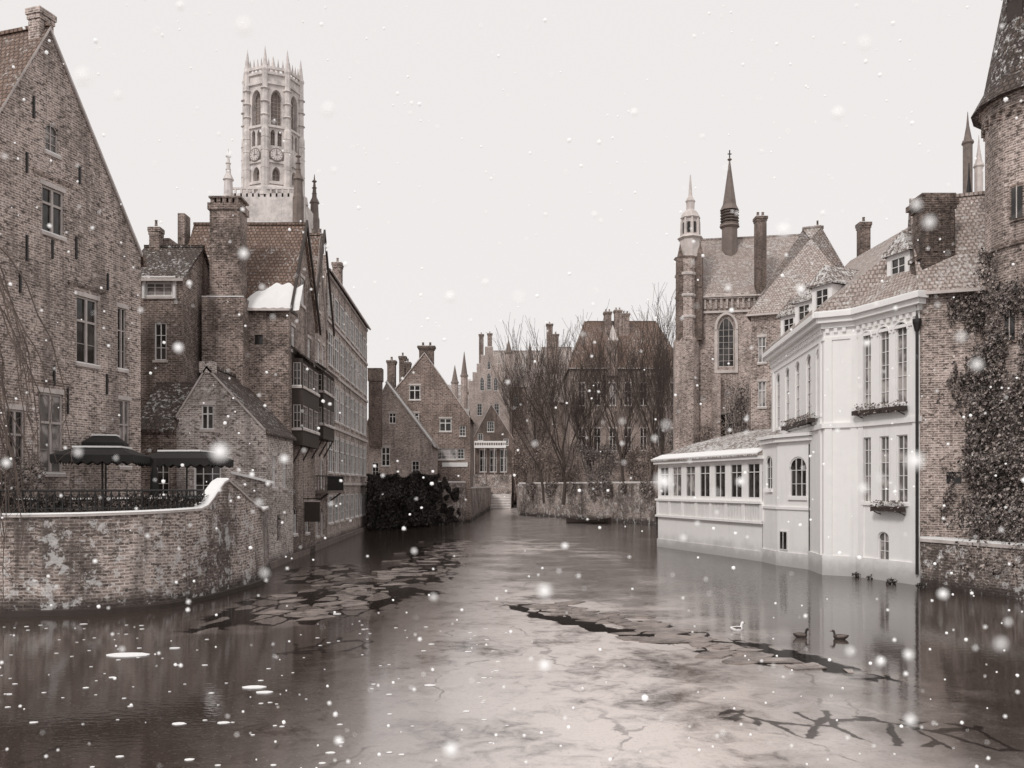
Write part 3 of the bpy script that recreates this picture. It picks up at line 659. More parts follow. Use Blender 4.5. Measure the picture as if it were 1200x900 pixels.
wallrun('quay_wall',Vector((1.1,132)),PL(768,101),ZP(567,118),'brick_q'); wallrun('quay_wall',Vector((1.0,178)),Vector((1.1,132)),4.6)
p0=PL(554,184); p1=PL(602,184)
house('waterside_house',p0,p1,10,0,ZP(515,184),ZP(474,184),'in',pk=.45,wf=[pw(p0,p1,566,540,8,26,'c'),pw(p0,p1,578,540,8,26,'c'),pw(p0,p1,590,540,8,26,'c'),pw(p0,p1,575,500,8,12,'s'),pw(p0,p1,563,512,6,8,'s'),pw(p0,p1,593,518,6,8,'s')],wall='brick_d',roof='tile_d')
B=Bld('white_balcony'); q=PL(556,183.5); B.p('slab','white').box(q.x,q.x+6.8,182.2,183.9,ZP(525,183),ZP(522,183)); B.p('rail','white').box(q.x,q.x+6.8,182.2,182.35,ZP(519,183),ZP(517,183))
for i in range(14): B.p('rail','white').box(q.x+i*.5,q.x+i*.5+.12,182.22,182.33,ZP(522,183),ZP(519,183))
for i in range(4): B.p('posts','stone').box(q.x+i*2.15,q.x+i*2.15+.14,182.3,182.44,ZP(556,183),ZP(525,183))
B.p('terrace','brick_q').box(q.x-.5,q.x+8,182.2,183.9,-.5,ZP(556,183))
B.done()
B=Bld('landing_steps'); 
for i in range(6): B.p('steps','stone').box(PL(553,178).x,PL(599,178).x,172+i*1.4,182.1,-.5,.2+i*.5); B.p('snow','snow').box(PL(554,178).x,PL(598,178).x,172.1+i*1.4,173.3+i*1.4,.2+i*.5+.003,.3+i*.5)
B.done()
p0=PL(549,205); p1=PL(597,205)
B,X,L=house('stepped_gable_house',p0,p1,14,0,ZP(458,205),ZP(408,205),'in',stepped=('f',),wf=[pw(p0,p1,565,450,5,16,'g'),pw(p0,p1,573,447,5,20,'g'),pw(p0,p1,581,450,5,16,'g'),pw(p0,p1,562,480,6,14,'s'),pw(p0,p1,582,480,6,14,'s'),pw(p0,p1,573,428,4,10,'g')],wall='brick_hazy',roof='tile_g',finish=False)
for x,y in((564,392),(574,391)): chimney(B,PL(x,207),1.1,1.1,ZP(430,206),ZP(y,207),'brick_far',1)
B.done()
p0=PL(578,212); p1=PL(634,212); house('museum_wing',p0,p1,16,0,ZP(452,212),ZP(412,220),'along',wf=[pw(p0,p1,605,470,6,14,'s'),pw(p0,p1,620,470,6,14,'s')],wall='brick_far',roof='tile_g')
for x,y0,y1,d in((544,412,470,215),(621,402,440,208),(596,398,430,209),(533,428,470,230)):
    B=Bld('small_spire'); c=PL(x,d); w=.004*d
    B.p('shaft','brick_hazy').lathe(c,[(w*1.0,0),(w,ZP((y0+y1)/2,d))],8); B.p('spire','louvre').lathe(c,[(w*1.3,ZP((y0+y1)/2,d)),(w*.9,ZP((y0+y1)/2-3,d)),(.05,ZP(y0,d))],8); B.done()
for x0,x1,ze,zr,d,w,r,st in((512,548,470,452,235,'white','tile_s',0),(536,562,462,446,240,'stone_h','tile_g',1),(528,548,492,480,195,'white','tile_s',0),(600,640,505,480,225,'brick_hazy','tile_s',1),(636,672,440,408,190,'brick_far','tile_g',0),(598,616,470,440,222,'brick_far','tile_g',1)):
    p0=PL(x0,d);p1=PL(x1,d); house('distant_house',p0,p1,12,0,ZP(ze,d),ZP(zr,d+(0 if st else 6)),'in' if st else 'along',stepped=('f',) if st else (),wf=[pw(p0,p1,x0+(x1-x0)*t,ze+14,4,9,'s') for t in(.2,.4,.6,.8)],wall=w,roof=r)
B=Bld('chimney_block'); 
for x,y in((644,380),(651,392)): chimney(B,PL(x,185),1.3,1.3,0,ZP(y,185),'brick_far',1)
B.done()
p0=PL(668,140); p1=PL(800,140)
B,X,L=house('museum_building',p0,p1,16,0,ZP(430,140),ZP(378,148),'along',hip=3,wf=[pw(p0,p1,x,y,8,26,'c') for x in range(682,795,18) for y in(462,515)],wall='brick_b',roof='tile_r',frame='wood_g',finish=False)
for x,y in((712,366),(724,364),(733,368)): chimney(B,PL(x,146),1.2,1.2,ZP(400,140),ZP(y,146),'brick_b',2)
B.p('gable_dormer','brick_far').box(PL(712,139).x,PL(724,139).x,139.5,146,ZP(440,139),ZP(398,139)); B.p('gable_dormer_top','stone').lathe(PL(718,141),[(1.3,ZP(398,139)),(.8,ZP(392,139)),(.05,ZP(378,139))],4,.785)
B.done()
p0=PL(640,160);p1=PL(675,160); house('brick_villa',p0,p1,12,0,ZP(470,160),ZP(440,166),'along',wf=[pw(p0,p1,650,490,6,14,'s'),pw(p0,p1,664,490,6,14,'s')],wall='brick_far',roof='tile_g')

# ---------------------------------------------------------------- church
d=84; p0=PL(812,d); p1=PL(955,d-2)
B,X,L=house('gothic_chapel',p0,p1,12,0,ZP(346,d),ZP(284,d+6),'along',wf=[pw(p0,p1,851,401,19,58,'g'),pw(p0,p1,925,401,17,58,'g'),pw(p0,p1,851,500,16,30,'c')],wall='brick_a',roof='tile_g',finish=False,frame='stone')
n=22
for i in range(n):
    u=L*i/n; B.p('corbel_arches','brick_c').par(X(u,-.22,ZP(363,d)),X(.22,0,0)-X(0,0,0),X(0,.22,0)-X(0,0,0),Vector((0,0,1.0)))
B.p('corbel_band','brick_c').par(X(0,-.3,ZP(352,d)),X(L,0,0)-X(0,0,0),X(0,.3,0)-X(0,0,0),Vector((0,0,.5)))
B.p('string_course','stone').par(X(0,-.2,ZP(368,d)),X(L,0,0)-X(0,0,0),X(0,.2,0)-X(0,0,0),Vector((0,0,.2)))
u0,u1,z0,z1,k=pw(p0,p1,851,401,19,58,'g'); 
for (ua,ub,za,zb) in((u0-.35,u0-.05,z0-.3,z1-1.2),(u1+.05,u1+.35,z0-.3,z1-1.2),(u0-.35,u1+.35,z0-.6,z0-.3)): B.p('window_surround','stone').par(X(ua,-.15,za),X(ub-ua,0,0)-X(0,0,0),X(0,.15,0)-X(0,0,0),Vector((0,0,zb-za)))
um=(u0+u1)/2; r=(u1-u0)/2+.25
B.p('window_surround','stone').tube([X(um+r*math.cos(t),-.1,z1-1.2+ (1.55)*math.sin(t)) for t in [math.pi*i/12 for i in range(13)]],[.16]*13,5)
for i in range(3): B.p('buttresses','brick_a').par(X(1.8+i*4.2,-1.0,0),X(.8,0,0)-X(0,0,0),X(0,1,0)-X(0,0,0),Vector((0,0,ZP(440,d))))
chimney(B,PL(891,d-1),.95,.95,ZP(360,d),ZP(255,d-1),'brick_d',2)
B.done()
B=Bld('chapel_turret'); c=PL(804,d); z=lambda y:ZP(y,d)
B.p('shaft','brick_a').lathe(c,[(1.3,0),(1.25,z(400)),(1.05,z(396)),(1.0,z(305)),(1.25,z(303))],8,.39); B.p('lantern','stone').lathe(PL(809,d),[(1.0,z(303)),(1.05,z(282)),(1.3,z(280)),(.8,z(275)),(.8,z(258)),(1.0,z(256)),(.75,z(250)),(.4,z(246)),(.42,z(238)),(.5,z(236)),(.2,z(230)),(.05,z(205))],8)
for yy in(325,350,375): B.p('bands','stone').lathe(c,[(1.06,z(yy)),(1.14,z(yy-1)),(1.14,z(yy-3)),(1.06,z(yy-4))],8,.39,cap=False)
for k in range(8):
    a=k*math.pi/4; cc=PL(809,d)+Vector((math.cos(a),math.sin(a)))*.85; B.p('lantern_pinnacles','stone').lathe(cc,[(.16,z(280)),(.14,z(262)),(.02,z(252))],6)
    B.p('openings','iron').lathe(PL(809,d)+Vector((math.cos(a+.39),math.sin(a+.39)))*.7,[(.16,z(274)),(.16,z(262))],6)
for k,(xx,yy) in enumerate(((797,300),(819,290))): B.p('side_pinnacle','brick_d').lathe(PL(xx,d-.5),[(.45,z(400)),(.42,z(yy+10)),(.03,z(yy-12))],6)
B.done()
B=Bld('roof_spire'); c=PL(855,d+4); z=lambda y:ZP(y,d+4)
B.p('shaft','stone_d').lathe(c,[(.85,z(345)),(.8,z(268)),(1.05,z(266)),(.9,z(262))],8); 
for k in range(5): B.p('louvres','stone_d').lathe(c,[(.85,z(264-k*3.4)),(1.0,z(263-k*3.4)),(.72,z(261-k*3.4))],8)
B.p('spire','stone_d').lathe(c,[(1.0,z(247)),(.7,z(240)),(.35,z(212)),(.04,z(186))],8); B.p('cross','iron').box(c.x-.05,c.x+.05,c.y-.05,c.y+.05,z(187),z(176)); B.p('cross','iron').box(c.x-.2,c.x+.2,c.y-.04,c.y+.04,z(181),z(180)); B.p('ball','stone_d').lathe(c,[(.05,z(189)),(.25,z(187)),(.05,z(185))],8)
B.done()
p0=PL(880,63); p1=PL(1010,60)
B,X,L=house('hipped_roof_house',p0,p1,13,0,ZP(366,63),ZP(276,69),'along',hip=4.5,wf=[pw(p0,p1,893,410,9,30,'c'),pw(p0,p1,893,462,9,30,'c')],wall='brick_a',roof='tile_g',finish=False)
chimney(B,PL(958,69),.6,.6,22,ZP(266,69),'brick_d',1); chimney(B,PL(1012,69),.8,.8,22,ZP(262,69),'brick_d',1); B.done()
B=Bld('church_turret'); d=115
for x,w,yt,yb in((1134,.62,165,250),(1147,.55,192,250)):
    c=PL(x,d); z=lambda y:ZP(y,d); mt='stone_d' if x<1140 else 'stone'; B.p('shaft',mt).lathe(c,[(w*1.05,0),(w,z(yt+5)),(w*1.3,z(yt+3)),(w*1.1,z(yt))],8); B.p('spire',mt).lathe(c,[(w*.9,z(yt)),(w*.3,z(yt-18)),(.03,z(yt-34))],8)
B.done()

# ---------------------------------------------------------------- white building
P0=Vector((18.55,38.8)); P1=Vector((17.2,42.6)); P2=Vector((15.85,43.4)); P3=Vector((17.1,56.2)); P4=Vector((25,57)); P5=Vector((25,40))
B=Bld('white_canal_mansion'); zc=13.05
def rect(q0,q1,z1=zc,z0=-.4): l=(q1-q0).length; return [(0,z0),(l,z0),(l,z1),(0,z1)]
w=[pw(P1,P0,x,428,wd,94,'a') for x,wd in((1016,9),(1036,11),(1056,13))]+[pw(P1,P0,x,y,wd,78,'s') for x,wd,y in((1016,9,550),(1036,11,550),(1057,13,550))]+[pw(P1,P0,1035,640,13,34,'a')]
def level(ws,idx):
    z0=sum(ws[i][2] for i in idx)/len(idx); z1=sum(ws[i][3] for i in idx)/len(idx)
    for i in idx: ws[i]=(ws[i][0],ws[i][1],z0,z1,ws[i][4])
level(w,[0,1,2]); level(w,[3,4,5])
facade(B,P1,P0,rect(P1,P0),w,'white','wood_w',glass='glass_l',sill='white',depth=.16)
facade(B,P2,P1,rect(P2,P1),[],'white')
w=[(u,u+1.15,8.2,11.7,'a') for u in(1.4,4.0,6.6,9.2,11.3)]+[(.8,2.1,4.4,6.6,'s')]
facade(B,P3,P2,rect(P3,P2),w,'white','wood_w',glass='glass_l',sill='white',depth=.16)
facade(B,P4,P3,rect(P4,P3),[],'white'); facade(B,P0,P5,rect(P0,P5),[],'brick_a')
segs=[(P3,P2),(P2,P1),(P1,P0)]
for j,(a,b_) in enumerate(segs):
    e=.001*j
    band(B,'cornice','white',a,b_,zc-.55+e,zc-.3+e,.14+e,.1); band(B,'cornice','white',a,b_,zc-.3+e,zc-.05+e,.38+e,.3); band(B,'cornice','white',a,b_,zc-.05+e,zc+.2+e,.55+e,.45)
    band(B,'string_course','white',a,b_,7.45+e,7.7+e,.12+e,.06); band(B,'string_course','white',a,b_,zc-1.15+e,zc-1.0+e,.06+e,.03); band(B,'plinth','white',a,b_,-.3,1.0+e,.08+e,.05); band(B,'cornice_snow','snow',a,b_,zc+.2+e*2,zc+.27+e,.5,.4)
    L=(b_-a).length; dd=(b_-a)/L; n_=Vector((dd.y,-dd.x))
    for t in(0.04,.96):
        q=a+dd*(L*t-.22 if t>.5 else L*t); B.p('pilasters','white').par(V3(q,1.0),V3(dd*.35,0),V3(n_*.07,0),Vector((0,0,6.45))); B.p('pilasters','white').par(V3(q,7.7),V3(dd*.35,0),V3(n_*.07,0),Vector((0,0,4.2)))
    for i in range(int(L/.4)): q=a+dd*(.1+i*.4); B.p('dentils','white').par(V3(q,zc-.78),V3(dd*.18,0),V3(n_*.12,0),Vector((0,0,.22)))
for (u0,u1,z0,z1) in [(x[0],x[1],x[2],x[3]) for x in [pw(P1,P0,x,428,wd,94,'a') for x,wd in((1016,9),(1036,11),(1056,13))]]:
    dd=(P0-P1).normalized(); n_=Vector((dd.y,-dd.x)); um=(u0+u1)/2; r=(u1-u0)/2+.1; pt=[]
    zz=sum([pw(P1,P0,x,428,wd,94,'a')[3] for x,wd in((1016,9),(1036,11),(1056,13))])/3
    for i in range(9): t=math.pi*i/8; pt.append(V3(P1+dd*(um+r*math.cos(t))+n_*.03,zz-.45+(r+.05)*.9*math.sin(t)))
    B.p('window_hoods','white').tube(pt,[.06]*9,5)
R0=Vector((22.6,42.2,18.9)); R1=Vector((21.8,55,18.9)); zz=zc+.22
q=lambda P,dx,dy=0:Vector((P.x+dx,P.y+dy,zz))
rf=B.p('roof','tile_g')
rf.slab([q(P0,-.2,0),q(P0,4.5,-.6),R0]); rf.slab([q(P0,-.2,0),R0,q(P1,-.3,-.2)][::-1]); rf.slab([q(P1,-.3,-.2),R0,q(P2,-.4,-.3)][::-1]); rf.slab([q(P2,-.4,-.3),R0,R1,q(P3,-.5,.3)][::-1]); rf.slab([q(P3,-.5,.3),R1,q(P4,.3,.3)][::-1]); rf.slab([R0,q(P0,4.5,-.6),Vector((27,42,16)),Vector((27,57,14)),R1])
B.p('downpipe','iron').tube([V3(P0+Vector((-.12,.05)),zc-.2),V3(P0+Vector((-.16,-.05)),zc-.9),V3(P0+Vector((-.16,-.05)),.5)],[.07]*3,8); B.p('hopper','iron').lathe(P0+Vector((-.16,-.05)),[(.1,zc-1.5),(.2,zc-1.1),(.2,zc-.95)],8)
def dormer(B,base,dirn,w=1.3,h=1.5,depth=3.0,rh=1.1):
    n=Vector((dirn[0],dirn[1],0)).normalized(); a=Vector((-n.y,n.x,0)); o=Vector(base); q0=o-a*w/2; q1=o+a*w/2
    fa=Vector((q0.x,q0.y)); fb=Vector((q1.x,q1.y)); z=o.z
    facade(B,fa,fb,[(0,z),(w,z),(w,z+h),(w/2,z+h+rh*.6),(0,z+h)],[(.22,w-.22,z+.25,z+h-.12,'s')],'white','wood_w',depth=.08)
    m=B.p('dormer_sides','white'); bk=-n*depth
    m.poly([q0,q0+Vector((0,0,h)),q0+Vector((0,0,h))+bk,q0+bk]); m.poly([q1,q1+Vector((0,0,h)),q1+Vector((0,0,h))+bk,q1+bk])
    up=Vector((0,0,h)); top=o+Vector((0,0,h+rh))
    r=B.p('dormer_roof','tile_s'); r.slab([q0+up-a*.2+n*.2,top+n*-.2,top+bk,q0+up-a*.2+bk],.08); r.slab([q1+up+a*.2+n*.2,q1+up+a*.2+bk,top+bk,top-n*.2],.08); r.slab([q0+up-a*.2+n*.2,q1+up+a*.2+n*.2,top-n*.2],.08)
n1=Vector(((P0-P1).y,-(P0-P1).x)).normalized(); pm=P1.lerp(P0,.42)-n1*1.0; dormer(B,(pm.x,pm.y,13.95),n1,1.45,1.8)
n2=Vector((-1,-.5)); 
for yy in(46.0,50.0,54): 
    xx=P2.x+(yy-43.4)*.1+.6; dormer(B,(xx,yy,13.6),n2,1.4,1.7)
B.p('finial','iron').lathe(Vector((R0.x,R0.y)),[(.15,18.9),(.05,19.8),(.02,20.5)],6)
B.done()
def leafclump(mb,c,rx,ry,rz,n,s=.1,rng=random):
    for i in range(n):
        while True:
            q=Vector((rng.uniform(-1,1),rng.uniform(-1,1),rng.uniform(-1,1)))
            if q.length<=1: break
        q=Vector((c[0]+q.x*rx,c[1]+q.y*ry,c[2]+q.z*rz)); leaf(mb,q,s*rng.uniform(.6,1.4),rng)
def leaf(mb,q,s,rng=random):
    d=Vector((rng.gauss(0,1),rng.gauss(0,1),rng.gauss(0,1))).normalized(); e=d.orthogonal().normalized(); f=d.cross(e)
    mb.poly([q-e*s,q+f*s*.6,q+e*s,q-f*s*.6])
def flowerbox(a,b_,z,out=.3,n=260):
    B=Bld('flower_box'); dd=(b_-a).normalized(); nn_=Vector((dd.y,-dd.x)); B.p('box','wood_d').par(V3(a+nn_*.13,z-.22),V3(b_-a,0),V3(nn_*out,0),Vector((0,0,.22)))
    for t in(.1,.9): q=a.lerp(b_,t); B.p('bracket','iron').par(V3(q,z-.4),V3(nn_*(out+.1),.15),V3(dd*.04,0),Vector((0,0,.04)))
    m=B.p('plants','leaf'); L=(b_-a).length
    for i in range(int(n*L/2)): 
        q=a.lerp(b_,random.random())+nn_*(.12+out*random.uniform(-.1,1.2)); leaf(m,V3(q,z+random.uniform(-.25,.3)),random.uniform(.03,.08))
    B.done()
ua=lambda A,Bq,x:(A+(Bq-A).normalized()*wx(A,Bq,x)[0])
flowerbox(ua(P1,P0,1006),ua(P1,P0,1066),ZP(478,40.5)); flowerbox(ua(P1,P0,1028),ua(P1,P0,1064),ZP(594,40)); flowerbox(ua(P3,P2,924),ua(P3,P2,958),ZP(492,46))
B=Bld('bay_window'); b0=Vector((15.02,51.15)); b1=PL(911,48.8); b2=PL(954,45.9); b3=Vector((16.6,45.6)); zt=7.25
for a,c_,ws in((b0,b1,[(.55,1.55,4.3,6.3,'a')]),(b1,b2,[pw(b1,b2,935,559,20,48,'a')]),(b2,b3,[])):
    facade(B,a,c_,rect(a,c_,zt),ws,'white','wood_w',glass='glass',sill='white',depth=.14)
    band(B,'cornice','white',a,c_,zt-.25,zt-.02,.2,.12); band(B,'cornice','white',a,c_,zt,zt+.18,.32,.2); band(B,'string','white',a,c_,3.2,3.35,.07,.04); band(B,'plinth','white',a,c_,-.3,.8,.08,.05)
B.p('roof','snow').poly([V3(b0,zt+.1),V3(b1,zt+.1),V3(b2,zt+.1),V3(b3,zt+.1),Vector((17,51,zt+.1))])
dd=(b2-b1).normalized(); n_=Vector((dd.y,-dd.x)); q=b1+dd*.25; B.p('hatch_frame','wood_w').par(V3(q+n_*.01,.9),V3(dd*.7,0),V3(n_*.05,0),Vector((0,0,1.1))); B.p('hatch_glass','glass').par(V3(q+dd*.07+n_*.02,.97),V3(dd*.56,0),V3(n_*.05,0),Vector((0,0,.96)))
B.p('hatch_bars','wood_w').par(V3(q+dd*.33+n_*.03,.97),V3(dd*.04,0),V3(n_*.06,0),Vector((0,0,.96)))
B.p('pipe','iron').tube([V3(b2+n_*.08-dd*.3,6.8),V3(b2+n_*.08-dd*.3,.4)],[.03,.03],6)
B.done()
B=Bld('glazed_winter_garden'); g0=Vector((10.95,64)); g1=Vector((15.0,51.15)); L=(g1-g0).length; ze=6.35
ws=[(.3+i*L/7,(i+1)*L/7-.25,3.75,5.95,'d') for i in range(7)]
facade(B,g0,g1,[(0,-.4),(L,-.4),(L,ze),(0,ze)],ws,'white','wood_w',depth=.12,sill='white')
gb=g0+Vector((5.5,1.2)); facade(B,gb,g0,rect(gb,g0,ze),[],'white')
dd=(g1-g0).normalized(); n_=Vector((dd.y,-dd.x)); inn=-n_
band(B,'eaves','white',g0,g1,ze-.2,ze,.3,.2); band(B,'ledge','white',g0,g1,3.45,3.6,.22,.1); band(B,'ledge','white',g0,g1,2.25,2.4,.2,.1); band(B,'plinth','white',g0,g1,-.3,.6,.08,.03)
for i in range(8): B.p('pilasters','white').par(V3(g0+dd*(i*L/7-.1 if i else 0),2.4),V3(dd*.28,0),V3(n_*.14,0),Vector((0,0,1.05)))
for i in range(7): B.p('window_bars','wood_w').par(V3(g0+dd*((i+.5)*L/7+.02)-n_*.08,3.8),V3(dd*.05,0),V3(n_*.05,0),Vector((0,0,2.1))); B.p('window_bars','wood_w').par(V3(g0+dd*(i*L/7+.3)-n_*.075,5.35),V3(dd*(L/7-.55),0),V3(n_*.05,0),Vector((0,0,.05)))
B.p('balustrade_backing','stone_d').par(V3(g0+n_*.015,2.41),V3(g1-g0,0),V3(n_*.01,0),Vector((0,0,1.03)))
for i in range(75): B.p('balusters','white').par(V3(g0+dd*(.1+i*L/75.6),2.4),V3(dd*.09,0),V3(n_*.09,0),Vector((0,0,1.05)))
rf=B.p('roof','tile_s'); A=V3(g0+n_*.4-dd*.4,ze); C_=V3(g1+n_*.4,ze); Dp=V3(g1+inn*4.2,8.3); E=V3(g0+inn*4.2+dd*4.5,8.3); G=V3(gb+Vector((1,.4)),ze)
mid=lambda a,c,k:a.lerp(c,k)
A2=mid(A,E,.45)+Vector((0,0,.25)); C2=mid(C_,Dp,.45)+Vector((0,0,.25))
rf.slab([A,C_,C2,A2],.1); rf.slab([A2,C2,Dp,E],.1); rf.slab([G,A,A2,mid(G,E,.45)+Vector((0,0,.25))],.1); rf.slab([mid(G,E,.45)+Vector((0,0,.25)),A2,E],.1)
B.p('roof_snow','snow').slab([A+Vector((0,0,.105)),C_+Vector((0,0,.105)),mid(C_,C2,.3)+Vector((0,0,.105)),mid(A,A2,.3)+Vector((0,0,.105))],.07)
B.done()
# ---------------------------------------------------------------- right brick part and tower
p0=P0+Vector((.03,-.03)); p1=Vector((23,37.2))
B,X,L=house('side_brick_house',p0,p1,7,-.3,ZP(338,39),18.4,'along',wf=[pw(p0,p1,1118,560,18,14,'o')],wall='brick_a',roof='tile_g',finish=False,frame='stone')
mb=B.p('chimney_stack','brick_d'); cc=PL(1096,39.6)
for w_,za,zb in((.78,12.5,15.0),(.86,15,15.2),(.72,15.2,17.3),(.82,17.3,17.5),(.92,17.5,17.75),(.78,17.75,18.0)): mb.box(cc.x-w_,cc.x+w_,39.3-w_*.1,39.3+w_*1.4,za,zb)
for i in range(4): mb.box(cc.x-.66+i*.38,cc.x-.5+i*.38,39.14,39.25,15.3,17.2)
B.done()
B=Bld('round_brick_tower'); c=Vector((22.95,36.6)); Rt=2.35
B.p('wall','brick_a').lathe(c,[(Rt+.35,-.5),(Rt+.3,3),(Rt,3.3),(Rt,20.3),(Rt+.12,20.35),(Rt+.12,20.7),(Rt+.25,20.8)],20)
B.p('roof','tile_d').lathe(c,[(Rt+.55,20.8),(Rt+.05,21.7),(1.5,26.5),(.8,30.5),(.05,35)],16)
for k in range(32):
    a=2*math.pi*k/32; q=c+Vector((math.cos(a),math.sin(a)))*(Rt+.05); B.p('corbels','brick_b').box(q.x-.07,q.x+.07,q.y-.07,q.y+.07,20.0,20.35)
for z in(8,14.5): B.p('string_courses','brick_b').lathe(c,[(Rt+.01,z),(Rt+.08,z+.03),(Rt+.08,z+.2),(Rt+.01,z+.23)],20,cap=False)
for ang,z in((205,10.5),(212,15.5),(240,13)):
    a=math.radians(ang); n3=Vector((math.cos(a),math.sin(a),0)); t3=Vector((-n3.y,n3.x,0)); o=V3(c,0)+n3*(Rt-.05)+Vector((0,0,z))
    B.p('window_surrounds','brick_b').par(o-t3*.3,t3*.6,n3*.12,Vector((0,0,1.5))); B.p('window_glass','glass').par(o-t3*.22+Vector((0,0,.1)),t3*.44,n3*.14,Vector((0,0,1.3))); B.p('window_bars','stone').par(o-t3*.02+Vector((0,0,.1)),t3*.04,n3*.16,Vector((0,0,1.3)))
a=math.radians(200); n3=Vector((math.cos(a),math.sin(a),0)); t3=Vector((-n3.y,n3.x,0)); o=V3(c,24.2)+n3*1.9; B.p('roof_dormer','wood_d').par(o-t3*.35,t3*.7,-n3*.9,Vector((0,0,1.0))); B.p('roof_dormer_cap','tile_d').slab([o-t3*.5+n3*.15+Vector((0,0,1)),o+t3*.5+n3*.15+Vector((0,0,1)),o-n3*.4+Vector((0,0,1.9))],.08)
B.done()
wallrun('quay_wall',P0+Vector((-.02,-.1)),Vector((21.3,31)),2.0,'brick_q'); wallrun('quay_wall',Vector((21.3,31)),Vector((40,10)),2.0,'brick_q')

# ---------------------------------------------------------------- vegetation
rv=random.Random(11)
def ivy(name,pts_fn,n,s,mat):
    mb=MB()
    for i in range(n):
        q=pts_fn()
        if q is not None: leaf(mb,q,s*rv.uniform(.6,1.5),rv)
    mb.make(name,M[mat],uv=False)
def ivy_right():
    a=math.radians(rv.uniform(150,285)); z=rv.uniform(1.0,14.5)
    k=noise.noise(Vector((a*2.6,z*.5,3.1)))+.4*noise.noise(Vector((a*9,z*1.9,8)))
    if k+.42-(max(0,z-9.5)*.16)<rv.uniform(-.2,.12): return None
    r=Rt+.1+abs(rv.gauss(0,.2))+max(0,k)*1.1*rv.random(); 
    return Vector((c.x+math.cos(a)*r,c.y+math.sin(a)*r,z))
ivy('ivy',ivy_right,34000,.075,'leaf')
def ivy_quay():
    t=rv.random(); z=rv.uniform(.9,6.2); k=noise.noise(Vector((t*5,z*.8,7)))+.4*noise.noise(Vector((t*16,z*2.5,7)))
    if k<-.15+max(0,z-3)*.1+max(0,.35-t)*1.2: return None
    q=P0.lerp(Vector((21.3,31)),.12+.88*t); return Vector((q.x+rv.gauss(.1,.25),q.y+rv.gauss(.1,.25),z))
ivy('ivy',ivy_quay,9000,.075,'leaf')
def ivy_side():
    t=rv.random(); z=rv.uniform(3,13); k=noise.noise(Vector((t*4,z*.6,17)))+.4*noise.noise(Vector((t*14,z*2,7)))
    if k+t*.9-.45<rv.uniform(-.1,.1): return None
    q=(P0+Vector((.03,-.03))).lerp(Vector((23,37.2)),.12+.5*t); return Vector((q.x,q.y-.03-abs(rv.gauss(0,.12)),z))
ivy('ivy',ivy_side,9000,.065,'leaf')
def hedge():
    t=rv.random(); a=CL(86)+Vector((.4,0)); b_=PL(535,103); q=a.lerp(b_,t)
    top=ZP(556,92)+.9*noise.noise(Vector((t*7,0,2)))-max(0,t-.75)*6; z=rv.uniform(.3,top)
    if t>.72 and noise.noise(Vector((t*14,z,5)))<.0: return None
    off=(1.0+1.2*noise.noise(Vector((t*9,z*.5,1))))*rv.uniform(.3,1); return Vector((q.x+off*.4,q.y-off,z))
ivy('ivy_hedge',hedge,26000,.16,'leaf_d')
def quayivy():
    t=rv.random(); k=noise.noise(Vector((t*12,1,9))); 
    if k<.05: return None
    q=Vector((1.1,132)).lerp(PL(768,101),t); return Vector((q.x-.15-rv.random()*.3,q.y-.15-rv.random()*.4,5.1-rv.random()*(1.0+3*k)))
ivy('trailing_ivy',quayivy,5000,.13,'leaf')
def tree(name,base,h,seed,spread=.38,r0=.28,levels=6,mat='bark',ncl=3,minr=.02):
    rr=random.Random(seed); mb=MB()
    def br(p,d,l,r,lev):
        n=3; ps=[p]; rs=[r]; q=p.copy(); dd=d.copy()
        for i in range(n):
            dd=(dd+Vector((rr.gauss(0,.08),rr.gauss(0,.08),rr.gauss(0.05,.05)))).normalized(); q=q+dd*l/n; ps.append(q.copy()); rs.append(max(minr*.5,r*(1-.35*(i+1)/n)))
        mb.tube(ps,rs,6 if lev<2 else (4 if lev<3 else 3),cap=False)
        if lev>=levels: return
        k=(ncl if lev>1 else 4) if lev>0 else 6
        for i in range(k):
            t=rr.uniform(.3,1.0) if i else 1.0; idx=min(n-1,int(t*n)); s=ps[idx].lerp(ps[idx+1],t*n-idx) if t<1 else ps[-1]
            ax=Vector((rr.gauss(0,1),rr.gauss(0,1),0.1)).normalized(); nd=(dd+ax*spread*rr.uniform(.6,1.6)); nd.z+=.26; br(s,nd.normalized(),l*rr.uniform(.62,.9),max(minr*.6,rs[-1]*rr.uniform(.5,.75)),lev+1)
    br(Vector(base),Vector((0,0,1)),h*.33,r0,0); mb.make(name,M[mat],uv=False)
for i,(x,d,yt,s) in enumerate(((660,112,385,1),(732,110,380,2),(786,106,362,3),(696,118,412,4),(822,97,380,5),(762,116,392,6),(638,125,428,7),(846,92,405,9))):
    p=PL(x,d); tree('bare_tree',(p.x,p.y,2.1),ZP(yt,d)-2.1,s*13+1,.38,.27,5,'bark',3,.034)
def shrub(x,y,w,h,d,n,mat='leaf_b',s=.16):
    mb=MB(); p=PL(x,d); cz=ZP(y,d); rx=w/2/F*d; rz=h/2/F*d
    for k in range(14):
        cc=(p.x+rv.uniform(-.8,.8)*rx,p.y+rv.uniform(-.5,.5)*rx,cz+rv.uniform(-.8,.7)*rz); leafclump(mb,cc,rx*.4,rx*.4,rz*.35,n//14,s,rv)
    for k in range(60):
        a=Vector((p.x+rv.gauss(0,.4),p.y,2.1)); b_=Vector((p.x+rv.uniform(-1,1)*rx,p.y+rv.uniform(-.5,.5)*rx,cz+rv.uniform(-.2,1.2)*rz)); mb.tube([a,(a+b_)/2+Vector((rv.gauss(0,.3),0,.3)),b_],[.06,.04,.015],3,cap=False)
    mb.make('garden_shrub',M[mat],uv=False)
